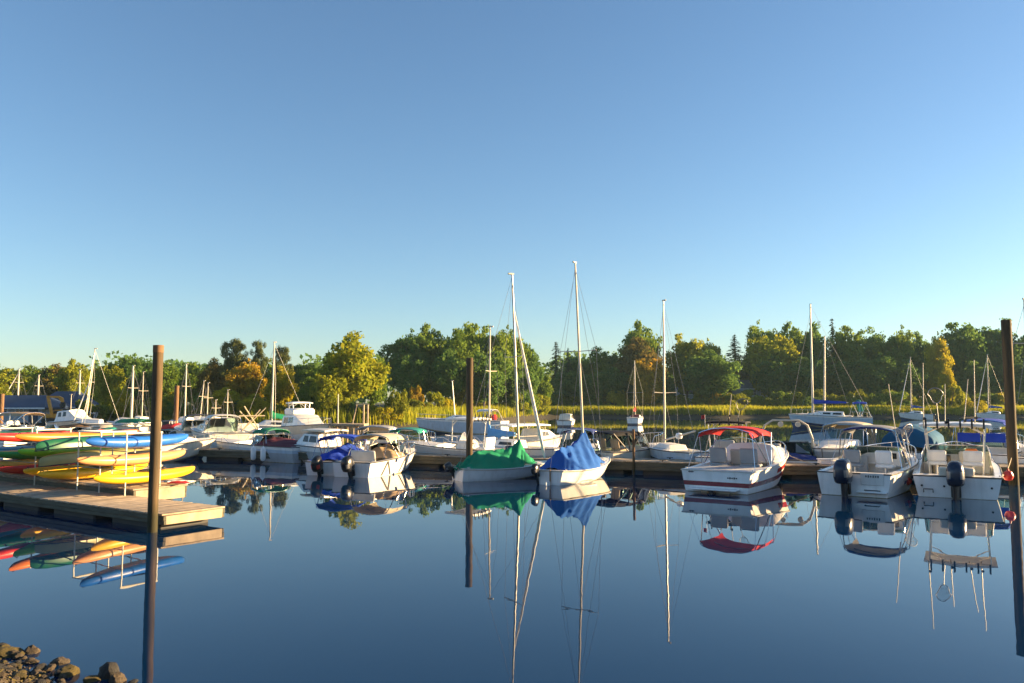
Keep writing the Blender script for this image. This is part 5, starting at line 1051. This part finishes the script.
tree(176, 390, 26, 134, 'b', 'yellow', 'yellowish bushy tree right of the tall kayak dock pile')
tree(213, 359, 32, 150, 'b', 'russet', 'brownish oak left of the umbrella pine')
tree(233, 338, 40, 152, 'p', 'pine', 'tall umbrella pine with an open dark top')
tree(259, 340, 22, 152, 'p', 'pine', 'narrow pine beside the umbrella pine')
tree(246, 361, 42, 140, 'b', 'orange', 'orange tinted tree below the two pines')
tree(225, 388, 36, 128, 'b', 'yellow', 'low yellow tree below the brownish oak')
tree(254, 394, 34, 126, 'b', 'yellow', 'low yellow tree in front of the orange tinted tree')
tree(283, 346, 26, 150, 'p', 'pine', 'dark pine directly behind the green covered sailboat mast')
tree(284, 367, 34, 138, 'b', 'yellow', 'golden green tree beside the green covered sailboat mast')
tree(306, 361, 34, 170, 'b', 'deep green', 'dark tree in the gap left of the broad sunlit tree')
tree(308, 386, 26, 132, 'b', 'green', 'small green tree at the foot of the broad sunlit tree')
tree(348, 333, 72, 134, 'b', 'bright green', 'broad sunlit yellow green tree standing apart')
tree(328, 372, 34, 128, 'b', 'bright green', 'lower lobe tree left of the broad sunlit tree')
tree(374, 352, 26, 142, 'b', 'green', 'slim green tree on the shaded flank of the broad sunlit tree')
# centre wood
for px, yt, wp, Y, lf in ((404, 332, 48, 170, 'deep green'), (430, 325, 46, 176, 'green'), (455, 329, 42, 168, 'green'), (466, 324, 44, 180, 'green'), (492, 326, 46, 172, 'green'), (512, 330, 42, 180, 'green'), (527, 344, 34, 172, 'deep green'), (446, 350, 50, 160, 'deep green'), (484, 352, 50, 162, 'deep green'), (412, 356, 40, 158, 'deep green'), (517, 362, 40, 160, 'deep green'),
                      (574, 353, 32, 186, 'deep green'), (596, 348, 38, 182, 'green'), (613, 352, 32, 186, 'deep green'), (566, 368, 34, 170, 'deep green'), (588, 372, 36, 168, 'deep green'), (612, 368, 38, 170, 'deep green'), (634, 372, 34, 172, 'deep green'), (660, 372, 32, 172, 'deep green'), (542, 372, 24, 172, 'green'),
                      (766, 324, 42, 190, 'green'), (792, 323, 40, 196, 'green'), (812, 323, 38, 190, 'deep green'), (850, 327, 38, 190, 'green'), (874, 328, 36, 196, 'deep green'), (896, 329, 40, 190, 'green'), (917, 333, 34, 196, 'deep green'), (774, 356, 46, 178, 'deep green'), (806, 358, 46, 178, 'deep green'), (838, 358, 46, 180, 'deep green'), (870, 356, 46, 178, 'deep green'), (902, 360, 44, 178, 'deep green'), (936, 352, 46, 188, 'deep green'), (1042, 326, 50, 190, 'green'), (974, 362, 46, 180, 'deep green'), (1008, 360, 46, 182, 'deep green'), (1040, 360, 40, 178, 'deep green'), (752, 360, 34, 196, 'deep green'), (700, 366, 34, 196, 'green')):
    tree(px, yt, wp, Y, 'b', lf, *G2)
tree(556, 343, 34, 176, 'f', 'fir', 'dark fir with a pointed top left of the blue tarped sailboat mast')
tree(568, 349, 22, 180, 'f', 'fir', 'thin dark fir tip beside the blue tarped sailboat mast')
tree(641, 322, 46, 182, 'b', 'green', 'tall open crowned tree above the brownish red tree')
tree(640, 338, 54, 172, 'b', 'russet', 'brownish red tree left of the bare boom sailboat mast')
tree(647, 359, 34, 164, 'b', 'orange', 'small orange topped tree behind the dark red sail cover')
tree(686, 334, 46, 184, 'b', 'bright green', 'bright yellow green tree right of the bare boom sailboat mast')
tree(708, 341, 34, 186, 'b', 'bright green', 'lit green tree above the dark round tree')
tree(711, 351, 60, 168, 'b', 'deep green', 'dark round tree left of the blue grey house')
tree(735, 336, 46, 190, 'f', 'fir', 'dark fir behind the blue grey house')
tree(768, 336, 50, 182, 'b', 'bright green', 'tall sunlit tree above the blue grey house')
tree(833, 320, 34, 192, 'f', 'fir', 'pointed fir standing above the wood right of the tallest cruising mast')
tree(937, 335, 28, 180, 'b', 'yellow', 'yellow leaved tree in the dark right hand wood')
tree(946, 365, 16, 158, 'b', 'yellow', 'young bright yellow green sapling at the wood edge')
tree(948, 384, 26, 156, 's', 'bright green', 'light green bush at the foot of the young sapling')
tree(966, 323, 50, 186, 'b', 'deep green', 'broad dark tree left of the thick dark pile')
tree(998, 320, 56, 190, 'b', 'deep green', 'broad dark tree directly behind the thick dark pile')
# shrubs
tree(397, 390, 26, 130, 's', 'scrub', 'dark green shrub clump at the shore by the broad sunlit tree')
tree(418, 386, 20, 132, 's', 'orange', 'orange leaved shrub at the shore left of the tall brown pile')
tree(433, 392, 24, 134, 's', 'bright green', 'rounded green shrub right of the orange leaved shrub')
tree(446, 398, 20, 136, 's', 'yellow', 'yellowish shrub at the reed edge')
tree(410, 399, 30, 127, 's', 'scrub', 'bushy shrub in front of the orange leaved shrub')
tree(386, 407, 34, 120, 's', 'yellow', 'straw yellow bush low on the bank behind the teal bimini')
tree(716, 392, 14, 166, 's', 'orange', 'orange red bush in front of the dark round tree')
tree(700, 386, 18, 168, 's', 'bright green', 'green bush left of the orange red bush')
tree(648, 397, 22, 164, 's', 'orange', 'reddish bush behind the reeds by the bare boom mast')
tree(972, 400, 24, 150.5, 's', 'yellow', 'golden bush at the water edge left of the thick dark pile')
for i in range(64):
    px = 455+i*9+RN.uniform(-4, 4); tree(px, RN.uniform(389, 398), RN.uniform(18, 32), 169+RN.uniform(-4, 4), 's', RN.choice(['scrub', 'scrub', 'green', 'bright green', 'bright green', 'yellow']), *G3)
for i in range(22):
    px = 85+i*13.5+RN.uniform(-4, 4); Y = shore_y(px, 5)/.62; tree(px, RN.uniform(396, 408), RN.uniform(20, 32), Y, 's', RN.choice(['scrub', 'scrub', 'green', 'deep green']), 'dark green shrub on the shore behind the far docks', 'shrubs behind the far docks')
# dense understorey that closes the wood behind
r = random.Random(5); L = Leaves()
for i in range(34000):
    X = r.uniform(-200, 260); Y = r.uniform(200, 235); top_ = 10.5+2.5*sin(X*.11)+1.5*sin(X*.37+2); z = top_*r.random()**.8
    L.leaf(Vector((X, Y, 1.8+z)), rv(r)+Vector((0, -.6, .3)), r.uniform(.35, .8), r)
me = L.mesh('woodland', 'deep green leaves'); o = bpy.data.objects.new('woodland', me); C.objects.link(o); tag(o, 'continuous dark undergrowth deep in the wood behind the trees', 'woodland', kind='stuff')
# reeds
r = random.Random(9); vs, fs = [], []
for i in range(130000):
    X = r.uniform(-30, 175); e = r.uniform(.7, 17); Y = shore(X)+e
    if X < -12 and r.random() < .8: continue
    cl = .5+.5*sin(X*.35+1.3*sin(Y*.4))*sin(Y*.5+X*.12)
    if r.random() > .45+.55*cl: continue
    h = (1.0+.45*cl+r.gauss(0, .16))*(1. if X < 120 else .9); z = ground_z(X, Y)-.1; a = r.uniform(0, 6.28); wd = r.uniform(.025, .07); lx, ly = r.gauss(-.12, .16), r.gauss(0, .16); o = len(vs)
    ca, sa = cos(a)*wd, sin(a)*wd
    vs += [(X-ca, Y-sa, z), (X+ca, Y+sa, z), (X+lx*.4+ca, Y+ly*.4+sa, z+h*.6), (X+lx*.4-ca, Y+ly*.4-sa, z+h*.6), (X+lx, Y+ly, z+h)]
    fs += [(o, o+1, o+2, o+3), (o+3, o+2, o+4)]
me = bpy.data.meshes.new('reeds'); me.from_pydata(vs, [], fs); me.materials.append(MATS['reed blades']); o = bpy.data.objects.new('reeds', me); C.objects.link(o); tag(o, 'golden green reed bed along the far river bank', 'reeds', kind='stuff')

# ------------------------------------------------------------------ thin air volume, added to lift dark tones in the far trees
mh = bpy.data.materials.new('shade lifting haze'); mh.use_nodes = True; N, Lk = mh.node_tree.nodes, mh.node_tree.links; N.remove(N['Principled BSDF'])
pv = N.new('ShaderNodeVolumePrincipled'); pv.inputs['Color'].default_value = (.55, .82, 1, 1); pv.inputs['Density'].default_value = .00017; pv.inputs['Anisotropy'].default_value = 0.
Lk.new(pv.outputs[0], N['Material Output'].inputs['Volume']); MATS['shade lifting haze'] = mh
m = MB(); m.box((0, 272, 14.2), (1230, 680, 32.8), 'shade lifting haze'); tag(m.build('haze', smooth=0), 'thin pale air added over the whole harbour to lift the tree shadows', 'haze', kind='stuff')
